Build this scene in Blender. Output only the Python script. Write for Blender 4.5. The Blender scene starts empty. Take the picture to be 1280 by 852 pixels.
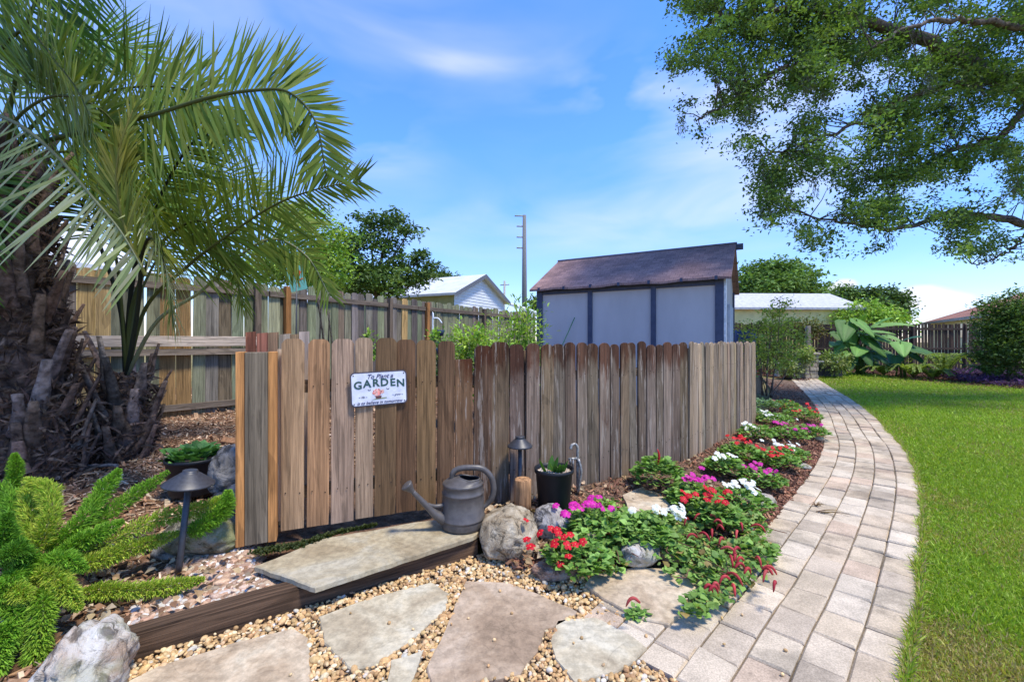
import bpy, bmesh, math, random
import numpy as np
from mathutils import Vector, Matrix

rnd = np.random.default_rng(11)
random.seed(11)
SC = bpy.context.scene
COL = SC.collection
R = math.radians

# ------------------------------------------------------------------ camera
F, CX, CY, H = 540.0, 640.0, 426.0, 1.33      # focal length in photo pixels, principal point, eye height
cam_d = bpy.data.cameras.new("camera")
cam_d.sensor_width = 36.0
cam_d.lens = F / 1280.0 * 36.0
cam_d.clip_start = 0.05
cam_d.clip_end = 2000.0
cam = bpy.data.objects.new("camera", cam_d)
cam.location = (0, 0, H)
cam.rotation_euler = (R(90), 0, 0)
COL.objects.link(cam)
SC.camera = cam

# ------------------------------------------------------------------ world and sun
SUN_EL = 66.0
SUN_DIR = Vector((0.84, -0.54, 0)).normalized()     # horizontal direction towards the sun
SUN_AZ = math.atan2(SUN_DIR.x, SUN_DIR.y)          # clockwise from +Y
world = bpy.data.worlds.new("World")
SC.world = world
world.use_nodes = True
wn, wl = world.node_tree.nodes, world.node_tree.links
wn.clear()
w_out = wn.new("ShaderNodeOutputWorld")
w_bg = wn.new("ShaderNodeBackground")
w_bg.inputs["Strength"].default_value = 0.15
sky = wn.new("ShaderNodeTexSky")
sky.sky_type = 'NISHITA'
sky.sun_disc = False
sky.sun_elevation = R(SUN_EL)
sky.sun_rotation = SUN_AZ
sky.air_density = 1.0
sky.dust_density = 0.0
sky.ozone_density = 2.5
w_tc = wn.new("ShaderNodeTexCoord")
w_hsv = wn.new("ShaderNodeHueSaturation")
w_hsv.inputs["Saturation"].default_value = 1.12
w_hsv.inputs["Value"].default_value = 1.0
wl.new(sky.outputs["Color"], w_hsv.inputs["Color"])


def w_math(op, a, b=None):
    n = wn.new("ShaderNodeMath")
    n.operation = op
    for i, v in enumerate((a, b)):
        if v is None:
            continue
        if isinstance(v, (int, float)):
            n.inputs[i].default_value = v
        else:
            wl.new(v, n.inputs[i])
    return n.outputs[0]


def sky_dir(px, py):
    return Vector((px - CX, F, CY - py)).normalized()


def w_noise(scale, stretch, detail, rough, dist=0.4):
    mp = wn.new("ShaderNodeMapping")
    mp.inputs["Scale"].default_value = stretch
    mp.inputs["Rotation"].default_value = (0, R(-9), 0)
    wl.new(w_tc.outputs["Generated"], mp.inputs["Vector"])
    nz = wn.new("ShaderNodeTexNoise")
    nz.inputs["Scale"].default_value = scale
    nz.inputs["Detail"].default_value = detail
    nz.inputs["Roughness"].default_value = rough
    nz.inputs["Distortion"].default_value = dist
    wl.new(mp.outputs["Vector"], nz.inputs["Vector"])
    return nz.outputs["Fac"]


def w_bank(d, w_h, w_v):
    """soft oval patch of sky round direction d"""
    side = Vector((d.y, -d.x, 0)).normalized()
    up = side.cross(d)
    tot = None
    for ax, w in ((side, w_h), (up, w_v)):
        dp = wn.new("ShaderNodeVectorMath")
        dp.operation = 'DOT_PRODUCT'
        sub = wn.new("ShaderNodeVectorMath")
        sub.operation = 'SUBTRACT'
        sub.inputs[1].default_value = d
        wl.new(w_tc.outputs["Generated"], sub.inputs[0])
        dp.inputs[1].default_value = ax / w
        wl.new(sub.outputs["Vector"], dp.inputs[0])
        q = w_math('MULTIPLY', dp.outputs["Value"], dp.outputs["Value"])
        tot = q if tot is None else w_math('ADD', tot, q)
    return w_math('POWER', 2.718, w_math('MULTIPLY', tot, -1.0))


thin = w_noise(2.6, (1.0, 1.0, 3.2), 4, 0.5, 0.4)
puff = w_noise(9.0, (1.0, 1.0, 1.7), 6, 0.58, 0.2)
thin_cov = None
for (px, py, wh, wv, g) in ((572, 80, .10, .022, .85), (775, 112, .14, .05, 1.1), (470, 178, .10, .06, .8), (905, 165, .20, .07, .75),
                            (640, 290, .5, .06, .42), (560, 60, .30, .05, .35), (1010, 120, .22, .10, .5), (820, 250, .3, .06, .35), (1000, 240, .3, .06, .5),
                            (-400, 200, .5, .2, .7), (1900, 150, .5, .2, .6), (100, -300, .5, .3, .5)):
    m = w_math('MULTIPLY', w_bank(sky_dir(px, py), wh, wv), g)
    thin_cov = m if thin_cov is None else w_math('ADD', thin_cov, m)
thin_r = wn.new("ShaderNodeMapRange")
thin_r.inputs["From Min"].default_value = 0.36
thin_r.inputs["From Max"].default_value = 0.78
wl.new(thin, thin_r.inputs["Value"])
thin_m = w_math('MULTIPLY', w_math('MULTIPLY', thin_r.outputs[0], thin_cov), 0.85)
puff_cov = None
for (px, py, wh, wv, g) in ((1150, 366, .040, .020, 1.0), (1120, 378, .06, .012, .7), (1185, 376, .05, .014, .75), (1058, 354, .026, .013, .95), (1035, 362, .03, .010, .7)):
    m = w_math('MULTIPLY', w_bank(sky_dir(px, py), wh, wv), g)
    puff_cov = m if puff_cov is None else w_math('ADD', puff_cov, m)
puff_s = w_math('ADD', puff_cov, w_math('MULTIPLY', w_math('SUBTRACT', puff, 0.5), 1.1))
puff_r = wn.new("ShaderNodeMapRange")
puff_r.interpolation_type = 'SMOOTHSTEP'
puff_r.inputs["From Min"].default_value = 0.42
puff_r.inputs["From Max"].default_value = 0.85
wl.new(puff_s, puff_r.inputs["Value"])
cl = w_math('MINIMUM', w_math('ADD', thin_m, w_math('MULTIPLY', puff_r.outputs[0], 0.85)), 0.9)
w_mix = wn.new("ShaderNodeMixRGB")
w_mix.inputs["Color2"].default_value = (2.75, 2.8, 3.1, 1)
wl.new(cl, w_mix.inputs["Fac"])
w_tint = wn.new("ShaderNodeMixRGB")
w_tint.blend_type = 'MULTIPLY'
w_tint.inputs["Fac"].default_value = 1.0
w_sep = wn.new("ShaderNodeSeparateXYZ")
wl.new(w_tc.outputs["Generated"], w_sep.inputs[0])
w_el = wn.new("ShaderNodeValToRGB")
w_el.color_ramp.elements[0].color = (0.46, 0.46, 0.60, 1)
w_el.color_ramp.elements[1].position = 0.40
w_el.color_ramp.elements[1].color = (0.50, 0.67, 0.95, 1)
wl.new(w_sep.outputs["Z"], w_el.inputs["Fac"])
wl.new(w_el.outputs["Color"], w_tint.inputs["Color2"])
wl.new(w_hsv.outputs["Color"], w_tint.inputs["Color1"])
wl.new(w_tint.outputs["Color"], w_mix.inputs["Color1"])
wl.new(w_mix.outputs["Color"], w_bg.inputs["Color"])
wl.new(w_bg.outputs["Background"], w_out.inputs["Surface"])

sun_d = bpy.data.lights.new("sun", 'SUN')
sun_d.energy = 2.1
sun_d.angle = R(10)
sun_d.color = (1.0, 0.93, 0.80)
sun = bpy.data.objects.new("sun", sun_d)
sv = Vector((SUN_DIR.x * math.cos(R(SUN_EL)), SUN_DIR.y * math.cos(R(SUN_EL)), math.sin(R(SUN_EL))))
sun.rotation_euler = sv.to_track_quat('Z', 'Y').to_euler()
sun.location = (0, 0, 30)
COL.objects.link(sun)

SC.view_settings.view_transform = 'Standard'
SC.view_settings.look = 'None'
SC.view_settings.gamma = 1.0
SC.view_settings.use_curve_mapping = False
SC.view_settings.exposure = 1.38
SC.render.engine = 'CYCLES'
SC.cycles.max_bounces = 6
SC.cycles.transparent_max_bounces = 4
SC.cycles.use_denoising = True


# ------------------------------------------------------------------ helpers
def G(px, py, z=0.0):
    """the point of the level plane z that the photo shows at px, py"""
    y = F * (H - z) / (py - CY)
    return np.array([(px - CX) / F * y, y, z])


def W(px, py, y):
    """the point at distance y that the photo shows at px, py"""
    return np.array([(px - CX) / F * y, y, H + (CY - py) / F * y])


def lin(r, g, b):
    f = lambda c: c / 12.92 if c <= .04045 else ((c + .055) / 1.055) ** 2.4
    return (f(r / 255), f(g / 255), f(b / 255))


def nrm(v):
    v = np.asarray(v, float)
    return v / np.maximum(np.linalg.norm(v, axis=-1, keepdims=True), 1e-9)


def sm(x):
    x = np.clip(x, 0, 1)
    return x * x * (3 - 2 * x)


_hash = np.random.default_rng(5).random((64, 64, 64))


def vnoise(p):
    """value noise, p (n,3) -> 0..1"""
    p = np.asarray(p, float)
    i = np.floor(p).astype(int)
    f = p - i
    f = f * f * (3 - 2 * f)
    o = 0
    for dx in (0, 1):
        for dy in (0, 1):
            for dz in (0, 1):
                w = (f[:, 0] if dx else 1 - f[:, 0]) * (f[:, 1] if dy else 1 - f[:, 1]) * (f[:, 2] if dz else 1 - f[:, 2])
                o = o + w * _hash[(i[:, 0] + dx) % 64, (i[:, 1] + dy) % 64, (i[:, 2] + dz) % 64]
    return o


def fbm(p, octaves=4):
    o, a, t = 0, 1.0, 0
    for k in range(octaves):
        o = o + a * vnoise(np.asarray(p) * 2 ** k + 7.3 * k)
        t += a
        a *= .5
    return o / t


class MB:
    """collects geometry, then links it as ONE mesh object"""

    def __init__(self):
        self.v, self.ch, self.n = [], [], 0

    def add(self, v, f, col=(1, 1, 1), mi=0, smooth=False):
        v = np.asarray(v, float).reshape(-1, 3)
        f = np.asarray(f, int)
        col = np.asarray(col, float)
        if col.ndim == 1:
            col = np.tile(col, (len(f), 1))
        self.v.append(v)
        self.ch.append((f + self.n, col, mi, smooth))
        self.n += len(v)
        return self

    def box(self, c, size, col=(1, 1, 1), ux=(1, 0, 0), uy=(0, 1, 0), mi=0, bev=0.0):
        ux, uy = nrm(ux), nrm(uy)
        uz = np.cross(ux, uy)
        h = np.asarray(size) / 2
        if bev <= 0:
            s = np.array([(x, y, z) for x in (-1, 1) for y in (-1, 1) for z in (-1, 1)]) * h
            f = [(0, 1, 3, 2), (4, 6, 7, 5), (0, 4, 5, 1), (2, 3, 7, 6), (0, 2, 6, 4), (1, 5, 7, 3)]
            self.add(np.asarray(c) + s[:, :1] * ux + s[:, 1:2] * uy + s[:, 2:] * uz, f, col, mi)
            return self
        bm = bmesh.new()
        bmesh.ops.create_cube(bm, size=1)
        for v in bm.verts:
            v.co = Vector((v.co.x * size[0], v.co.y * size[1], v.co.z * size[2]))
        bmesh.ops.bevel(bm, geom=bm.edges[:], offset=bev, segments=2, affect='EDGES', profile=.5)
        self.bm(bm, c, ux, uy, uz, col, mi)
        return self

    def bm(self, bm, c=(0, 0, 0), ux=(1, 0, 0), uy=(0, 1, 0), uz=(0, 0, 1), col=(1, 1, 1), mi=0, smooth=False):
        bm.verts.ensure_lookup_table()
        v = np.array([x.co[:] for x in bm.verts])
        v = np.asarray(c) + v[:, :1] * np.asarray(ux) + v[:, 1:2] * np.asarray(uy) + v[:, 2:] * np.asarray(uz)
        by = {}
        for f in bm.faces:
            by.setdefault(len(f.verts), []).append([x.index for x in f.verts])
        base = self.n
        self.v.append(v)
        for k, fs in by.items():
            f = np.array(fs)
            self.ch.append((f + base, np.tile(np.asarray(col, float), (len(f), 1)), mi, smooth))
        self.n += len(v)
        bm.free()

    def prism(self, outline, o, u, v, w, t, col=(1, 1, 1), mi=0):
        """outline (n,2) in the u,v plane at o, extruded by t along w"""
        ol = np.asarray(outline, float)
        n = len(ol)
        u, v, w = np.asarray(u, float), np.asarray(v, float), nrm(w)
        if np.dot(np.cross(u, v), w) < 0:
            ol = ol[::-1]
        a = np.asarray(o) + ol[:, :1] * u + ol[:, 1:] * v
        b = a + w * t
        base = self.n
        self.v.append(np.vstack([a, b]))
        self.n += 2 * n
        c = np.asarray(col, float)
        self.ch.append((np.array([list(range(n))[::-1], list(range(n, 2 * n))]) + base, np.tile(c, (2, 1)), mi, False))
        i = np.arange(n)
        j = (i + 1) % n
        self.ch.append((np.stack([i, j, j + n, i + n], 1) + base, np.tile(c, (n, 1)), mi, False))
        return self

    def tube(self, pts, rad, seg=8, col=(1, 1, 1), mi=0, cap=True, smooth=True):
        pts = np.asarray(pts, float)
        m = len(pts)
        rad = np.broadcast_to(np.asarray(rad, float), (m,))
        tan = nrm(np.gradient(pts, axis=0))
        ref = np.array([0, 0, 1.0]) if abs(tan[0][2]) < .9 else np.array([1.0, 0, 0])
        x = nrm(np.cross(tan[0], ref))
        rings = []
        for i in range(m):
            x = nrm(x - tan[i] * np.dot(x, tan[i]))
            y = np.cross(tan[i], x)
            a = np.arange(seg) / seg * 2 * math.pi
            rings.append(pts[i] + rad[i] * (np.cos(a)[:, None] * x + np.sin(a)[:, None] * y))
        v = np.vstack(rings)
        i, j = np.meshgrid(np.arange(m - 1), np.arange(seg), indexing='ij')
        i, j = i.ravel(), j.ravel()
        k = (j + 1) % seg
        self.add(v, np.stack([i * seg + j, i * seg + k, (i + 1) * seg + k, (i + 1) * seg + j], 1), col, mi, smooth)
        if cap:
            b = self.n - len(v)
            c = np.asarray(col, float)
            if c.ndim > 1:
                c = c[0]
            self.ch.append((np.array([list(range(seg))[::-1], list(range((m - 1) * seg, m * seg))]) + b, np.tile(c, (2, 1)), mi, False))
        return self

    def lathe(self, prof, c, seg=32, col=(1, 1, 1), mi=0, smooth=True, axis=(0, 0, 1), close=False):
        """prof: (r, h) pairs round the axis through c"""
        ax = nrm(axis)
        x = nrm(np.cross(ax, (0, 1, 0.01) if abs(ax[1]) < .9 else (1, 0, 0)))
        y = np.cross(ax, x)
        a = np.arange(seg) / seg * 2 * math.pi
        v = np.vstack([np.asarray(c) + h * ax + r * (np.cos(a)[:, None] * x + np.sin(a)[:, None] * y) for r, h in prof])
        m = len(prof)
        i, j = np.meshgrid(np.arange(m if close else m - 1), np.arange(seg), indexing='ij')
        i, j = i.ravel(), j.ravel()
        k = (j + 1) % seg
        i2 = (i + 1) % m
        self.add(v, np.stack([i * seg + j, i * seg + k, i2 * seg + k, i2 * seg + j], 1), col, mi, smooth)
        return self

    def inst(self, tv, tf, pos, X, Y, Z, sc, col=(1, 1, 1), mi=0, smooth=False):
        """copies of a small template, one per position, with own axes and scale"""
        tv, tf, pos = np.asarray(tv, float), np.asarray(tf, int), np.asarray(pos, float)
        n, k = len(pos), len(tv)
        if n == 0:
            return self
        sc = np.asarray(sc, float)
        if sc.ndim == 0:
            sc = np.full(n, float(sc))
        if sc.ndim == 1:
            sc = np.stack([sc] * 3, 1)
        V = pos[:, None] + (tv[None, :, 0:1] * sc[:, None, 0:1]) * X[:, None] + (tv[None, :, 1:2] * sc[:, None, 1:2]) * Y[:, None] + (tv[None, :, 2:3] * sc[:, None, 2:3]) * Z[:, None]
        Fc = tf[None] + (np.arange(n) * k)[:, None, None]
        col = np.asarray(col, float)
        if col.ndim == 2:
            col = np.repeat(col, len(tf), axis=0)
        self.add(V.reshape(-1, 3), Fc.reshape(-1, tf.shape[1]), col, mi, smooth)
        return self

    def build(self, name, mats, parent=None, local=False, uv=None):
        me = bpy.data.meshes.new(name)
        if not isinstance(mats, (list, tuple)):
            mats = [mats]
        for m in mats:
            me.materials.append(m)
        v = np.vstack(self.v)
        me.vertices.add(len(v))
        me.vertices.foreach_set("co", v.ravel())
        lt = np.concatenate([np.full(len(f), f.shape[1]) for f, *_ in self.ch])
        li = np.concatenate([f.ravel() for f, *_ in self.ch])
        me.loops.add(len(li))
        me.loops.foreach_set("vertex_index", li.astype(np.int32))
        me.polygons.add(len(lt))
        ls = np.concatenate([[0], np.cumsum(lt)[:-1]])
        me.polygons.foreach_set("loop_start", ls.astype(np.int32))
        me.polygons.foreach_set("material_index", np.concatenate([np.full(len(f), mi) for f, c, mi, s in self.ch]).astype(np.int32))
        me.polygons.foreach_set("use_smooth", np.concatenate([np.full(len(f), s) for f, c, mi, s in self.ch]).astype(bool))
        me.update(calc_edges=True)
        col = np.vstack([c for f, c, mi, s in self.ch])
        ca = me.color_attributes.new("tint", 'FLOAT_COLOR', 'CORNER')
        rgba = np.ones((len(li), 4))
        rgba[:, :3] = np.repeat(col, lt, axis=0)
        rgba[:, 3] = np.mod(rgba[:, :3].sum(1) * 977.13, 1.0)      # one number per plank, to shift its grain
        ca.data.foreach_set("color", rgba.ravel())
        if uv is not None:                        # planar map: origin and two axes
            p = v[li] - np.asarray(uv[0])
            l = me.uv_layers.new(name="UVMap")
            l.data.foreach_set("uv", np.stack([p @ nrm(uv[1]), p @ nrm(uv[2])], 1).ravel())
        o = bpy.data.objects.new(name, me)
        COL.objects.link(o)
        if parent is not None:
            o.parent = parent
            if not local:
                base = Vector((0, 0, 0))
                p = parent
                while p is not None:
                    base += p.location
                    p = p.parent
                o.location = -base
        return o


def tag(o, label, cat=None, group=None, kind=None):
    o['label'] = label
    if cat:
        o['category'] = cat
    if group:
        o['group'] = group
    if kind:
        o['kind'] = kind
    return o


def thing(name, loc, label, cat, group=None):
    o = bpy.data.objects.new(name, None)
    o.empty_display_size = .1
    o.location = [float(c) for c in loc]
    COL.objects.link(o)
    return tag(o, label, cat, group)


def runit(n):
    return nrm(rnd.normal(size=(n, 3)))


def frames(Y, up=None, jit=0.0):
    """X, Y, Z axes for copies whose long axis is Y and whose face turns to up"""
    Y = nrm(Y)
    n = len(Y)
    up = np.tile(np.array([0, 0, 1.0]), (n, 1)) if up is None else np.broadcast_to(np.asarray(up, float), (n, 3))
    up = up + jit * runit(n)
    X = nrm(np.cross(Y, up) + 1e-6)
    return X, Y, np.cross(X, Y)


LEAF = (np.array([(0, 0, 0), (.5, .42, .10), (0, 1, -.06), (-.5, .42, .10)]), np.array([(0, 1, 2), (0, 2, 3)]))
LEAF6 = (np.array([(0, 0, 0), (.38, .22, .05), (.5, .5, .08), (0, 1, -.12), (-.5, .5, .08), (-.38, .22, .05), (0, .5, 0)]),
         np.array([(0, 1, 6), (1, 2, 6), (2, 3, 6), (3, 4, 6), (4, 5, 6), (5, 0, 6)]))
BLADE = (np.array([(-.5, 0, 0), (.5, 0, 0), (.42, .55, .08), (-.42, .55, .08), (0, 1, .32)]), None)
_bm = bmesh.new()
bmesh.ops.create_icosphere(_bm, subdivisions=1, radius=1)
ICO = (np.array([v.co[:] for v in _bm.verts]), np.array([[v.index for v in f.verts] for f in _bm.faces]))
_bm.free()
_bm = bmesh.new()
bmesh.ops.create_icosphere(_bm, subdivisions=2, radius=1)
ICO2 = (np.array([v.co[:] for v in _bm.verts]), np.array([[v.index for v in f.verts] for f in _bm.faces]))
_bm.free()
CUBE = (np.array([(x, y, z) for x in (-.5, .5) for y in (-.5, .5) for z in (-.5, .5)]),
        np.array([(0, 1, 3, 2), (4, 6, 7, 5), (0, 4, 5, 1), (2, 3, 7, 6), (0, 2, 6, 4), (1, 5, 7, 3)]))


def shades(n, cols, var=.18, w=None):
    """n albedos drawn from cols with some scatter"""
    cols = np.asarray(cols, float)
    c = cols[rnd.choice(len(cols), n, p=w)]
    return np.clip(c * (1 + var * rnd.normal(size=(n, 1))) * (1 + .022 * rnd.normal(size=(n, 3))), .003, .95)


def spline(P, n):
    """Catmull-Rom through P"""
    P = np.asarray(P, float)
    Q = np.vstack([2 * P[0] - P[1], P, 2 * P[-1] - P[-2]])
    t = np.linspace(0, len(P) - 1 - 1e-6, n)
    i = t.astype(int)
    f = (t - i)[:, None]
    a, b, c, d = Q[i], Q[i + 1], Q[i + 2], Q[i + 3]
    return .5 * (2 * b + (c - a) * f + (2 * a - 5 * b + 4 * c - d) * f ** 2 + (3 * b - a - 3 * c + d) * f ** 3)


# ------------------------------------------------------------------ materials
class MT:
    def __init__(self, name):
        self.m = bpy.data.materials.new(name)
        self.m.use_nodes = True
        self.n, self.l = self.m.node_tree.nodes, self.m.node_tree.links
        self.b = self.n["Principled BSDF"]
        self.tc = self.n.new("ShaderNodeTexCoord")
        self.h = None
        self.vec = self.tc.outputs["Object"]

    def noise(self, scale, stretch=(1, 1, 1), detail=5, rough=.6, dist=0.0, voro=False):
        mp = self.n.new("ShaderNodeMapping")
        mp.inputs["Scale"].default_value = stretch
        self.l.new(self.vec, mp.inputs["Vector"])
        t = self.n.new("ShaderNodeTexVoronoi" if voro else "ShaderNodeTexNoise")
        t.inputs["Scale"].default_value = scale
        if not voro:
            t.inputs["Detail"].default_value = detail
            t.inputs["Roughness"].default_value = rough
            t.inputs["Distortion"].default_value = dist
        self.l.new(mp.outputs["Vector"], t.inputs["Vector"])
        return t.outputs["Distance" if voro else "Fac"]

    def ramp(self, fac, stops, k_=.58):
        r = self.n.new("ShaderNodeValToRGB")
        e = r.color_ramp.elements
        while len(e) < len(stops):
            e.new(.5)
        for k, (p, c) in zip(e, stops):
            k.position = .5 + (p - .5) * k_
            k.color = (*c, 1) if not isinstance(c, (int, float)) else (c, c, c, 1)
        self.l.new(fac, r.inputs["Fac"])
        return r.outputs["Color"]

    def mix(self, a, b, fac=1.0, mode='MULTIPLY'):
        n = self.n.new("ShaderNodeMixRGB")
        n.blend_type = mode
        for s, v in (("Fac", fac), ("Color1", a), ("Color2", b)):
            if isinstance(v, (int, float)):
                n.inputs[s].default_value = v
            elif isinstance(v, tuple):
                n.inputs[s].default_value = (*v, 1)
            else:
                self.l.new(v, n.inputs[s])
        return n.outputs["Color"]

    def math(self, op, a, b):
        n = self.n.new("ShaderNodeMath")
        n.operation = op
        for i, v in enumerate((a, b)):
            if isinstance(v, (int, float)):
                n.inputs[i].default_value = v
            else:
                self.l.new(v, n.inputs[i])
        return n.outputs[0]

    def tint(self):
        a = self.n.new("ShaderNodeAttribute")
        a.attribute_name = "tint"
        return a.outputs["Color"]

    def zpos(self, z0, z1):
        s = self.n.new("ShaderNodeSeparateXYZ")
        self.l.new(self.tc.outputs["Object"], s.inputs[0])
        r = self.n.new("ShaderNodeMapRange")
        r.inputs["From Min"].default_value = z0
        r.inputs["From Max"].default_value = z1
        self.l.new(s.outputs["Z"], r.inputs["Value"])
        return r.outputs[0]

    def bump(self, h, strength=.4, dist=.01):
        b = self.n.new("ShaderNodeBump")
        b.inputs["Strength"].default_value = strength
        b.inputs["Distance"].default_value = dist
        self.l.new(h, b.inputs["Height"])
        if self.h is not None:
            self.l.new(self.h, b.inputs["Normal"])
        self.h = b.outputs["Normal"]
        self.l.new(self.h, self.b.inputs["Normal"])

    def done(self, col, rough=.8, spec=.3, metal=0.0, trans=0.0, tcol=None):
        if isinstance(col, tuple):
            self.b.inputs["Base Color"].default_value = (*col, 1)
        else:
            self.l.new(col, self.b.inputs["Base Color"])
        self.b.inputs["Roughness"].default_value = rough
        self.b.inputs["Specular IOR Level"].default_value = spec
        self.b.inputs["Metallic"].default_value = metal
        if trans > 0:
            t = self.n.new("ShaderNodeBsdfTranslucent")
            if isinstance(col, tuple):
                t.inputs["Color"].default_value = (*col, 1)
            else:
                self.l.new(self.mix(col, (1.25, 1.3, .55)), t.inputs["Color"])
            mx = self.n.new("ShaderNodeMixShader")
            mx.inputs["Fac"].default_value = trans
            self.l.new(self.b.outputs[0], mx.inputs[1])
            self.l.new(t.outputs[0], mx.inputs[2])
            self.l.new(mx.outputs[0], self.n["Material Output"].inputs["Surface"])
        return self.m


def wood(name, stretch, stain=None, contrast=(.55, 1.30), rough=.85, knots=True):
    m = MT(name)
    at = m.n.new("ShaderNodeAttribute")
    at.attribute_name = "tint"
    sh_ = m.n.new("ShaderNodeVectorMath")
    sh_.operation = 'ADD'
    m.l.new(m.tc.outputs["Object"], sh_.inputs[0])
    m.l.new(m.math('MULTIPLY', at.outputs["Alpha"], 41.0), sh_.inputs[1])
    m.vec = sh_.outputs["Vector"]
    g = m.noise(1.0, tuple(s * 1.5 if s > 20 else s for s in stretch), 8, .7, .6)
    g2 = m.noise(1.0, tuple(s * .22 for s in stretch), 4, .6, .4)
    c = m.mix(m.mix(m.tint(), (1.09, .975, .855)), m.ramp(g, [(.25, contrast[0]), (.75, contrast[1])]))
    c = m.mix(c, m.ramp(g2, [(.3, .74), (.7, 1.18)]))
    st = m.noise(1.0, tuple(max(s * .75, 1.1) for s in stretch), 5, .7, .5)
    c = m.mix(c, m.ramp(st, [(.22, .40), (.42, 1.0), (.66, 1.0), (.82, 1.25)]), .65)
    if knots:
        k = m.noise(1.0, tuple(max(s * .12, 1.2) for s in stretch), 2, .5, 2.0)
        c = m.mix(c, m.ramp(k, [(.27, .35), (.33, 1.0)]), .4)
    if stain:
        z0, z1, sc = stain
        ns = m.noise(1.0, (7, 7, 1.6), 5, .65, .3)
        f = m.math('ADD', m.zpos(z0, z1), m.math('MULTIPLY', m.math('SUBTRACT', ns, .5), 1.9))
        c = m.mix(c, m.mix(c, sc, .8), m.ramp(f, [(.30, 0.0), (.62, 1.0)], 1.0), 'MIX')
        w = m.noise(1.0, (26, 26, 2.2), 5, .7)
        c = m.mix(c, (.42, .36, .30), m.math('MULTIPLY', m.ramp(w, [(.60, 0.0), (.72, 1.0)]), .45), 'MIX')
    m.bump(g, .5, .006)
    return m.done(c, rough, .2)


WOOD_V = wood("vertical_plank_wood", (55, 55, 2.2))
WOOD_STAIN = wood("stained_picket_wood", (48, 48, 2.2), (.88, 1.36, (.36, .135, .055)))
WOOD_H = wood("rail_wood", (3, 3, 50))
WOOD_TIMBER = wood("landscape_timber_wood", (6, 6, 60), contrast=(.4, 1.6))


def tinted(name, rough=.6, spec=.3, trans=0.0, var=None, bump=None):
    m = MT(name)
    c = m.tint()
    if var:
        c = m.mix(c, m.ramp(m.noise(var[0]), [(.3, var[1]), (.7, var[2])]))
    if bump:
        m.bump(m.noise(bump[0], detail=6), bump[1], bump[2])
    return m.done(c, rough, spec, 0, trans)


LEAFM = tinted("foliage", .55, .22, .30)
LEAFM_FAR = tinted("distant_foliage", .6, .25, .25)
PALM = tinted("palm_leaflet", .55, .15, .36)
PETAL = tinted("petal", .5, .2, .25)
GRASS = tinted("grass_blade", .5, .3, .35)
CHIP = tinted("bark_chip", .9, .1, 0, (40, .7, 1.25))
PEBBLE = tinted("pebble", .75, .15, 0, (90, .8, 1.15))
BARK = tinted("bark", .9, .15, 0, (14, .5, 1.4), (22, .8, .03))


def plain(name, col, rough=.6, spec=.4, metal=0, var=(12, .85, 1.12), bump=None, stretch=(1, 1, 1)):
    m = MT(name)
    c = m.mix(col, m.ramp(m.noise(var[0], stretch), [(.3, var[1]), (.7, var[2])])) if var else col
    if bump:
        m.bump(m.noise(bump[0], stretch, 6), bump[1], bump[2])
    return m.done(c, rough, spec, metal)


BLACK_METAL = plain("black_powder_coat", (.035, .036, .042), .45, .5, 0, (60, .8, 1.2), (300, .1, .001))
BLACK_PLASTIC = plain("black_nursery_plastic", (.010, .0115, .015), .5, .3)
CAN = plain("pewter_plastic", (.085, .076, .070), .42, .45, 0, (20, .82, 1.15), (250, .12, .001))
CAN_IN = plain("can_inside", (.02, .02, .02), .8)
WHITE = plain("white_painted_metal", (.72, .74, .76), .5, .4)
BLUEGREY = plain("shed_panel_paint", lin(190, 184, 182), .8, .2, 0, (1.6, .94, 1.05), (60, .15, .003), (1, 1, .4))
NAVY = plain("shed_trim_paint", lin(72, 78, 98), .7, .3, 0, (8, .85, 1.1))
SIDING = plain("white_siding", (.62, .65, .68), .6, .3, 0, (3, .93, 1.05))
YELLOW_W = plain("yellow_siding", lin(250, 226, 150), .7, .3, 0, (3, .92, 1.06))
CREAM_W = plain("cream_stucco", lin(225, 218, 180), .8, .2, 0, (3, .92, 1.06))
METAL_ROOF = plain("pale_metal_roof", (.60, .61, .62), .5, .4, 0, (2, .9, 1.06))
CONCRETE = plain("concrete", (.36, .35, .33), .85, .2, 0, (9, .75, 1.15), (40, .3, .004))
GLASS = plain("dark_window", (.03, .035, .04), .1, .6, 0, None)


def shingles(name, a, b, scale=5.0):
    m = MT(name)
    br = m.n.new("ShaderNodeTexBrick")
    br.inputs["Color1"].default_value = (*a, 1)
    br.inputs["Color2"].default_value = (*b, 1)
    br.inputs["Mortar"].default_value = (*[c * .45 for c in a], 1)
    br.inputs["Scale"].default_value = scale
    br.inputs["Mortar Size"].default_value = .018
    br.inputs["Brick Width"].default_value = .9
    br.inputs["Row Height"].default_value = .62
    m.l.new(m.tc.outputs["UV"], br.inputs["Vector"])
    c = m.mix(br.outputs["Color"], m.ramp(m.noise(60), [(.3, .7), (.7, 1.25)]))
    c = m.mix(c, m.ramp(m.noise(1.3), [(.3, .82), (.7, 1.12)]))
    m.bump(br.outputs["Fac"], -.4, .01)
    return m.done(c, .9, .15)


def rockm(name, c0, c1, c2, pit=9.0, sc=4.0, moss=0.0):
    m = MT(name)
    a = m.noise(sc, detail=8, rough=.65, dist=.5)
    c = m.ramp(a, [(.28, c0), (.5, c1), (.72, c2)])
    v = m.noise(pit, detail=6, rough=.7, dist=1.2)
    c = m.mix(c, m.ramp(v, [(.33, .22), (.47, 1.0)]), .85)
    if moss > 0:
        c = m.mix(c, (.16, .17, .05), m.math('MULTIPLY', m.ramp(m.noise(5.5, detail=6), [(.52, 0.0), (.66, 1.0)]), moss), 'MIX')
    m.bump(v, .9, .03)
    m.bump(m.noise(pit * 5, detail=5), .5, .006)
    return m.done(c, .9, .2)


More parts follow.
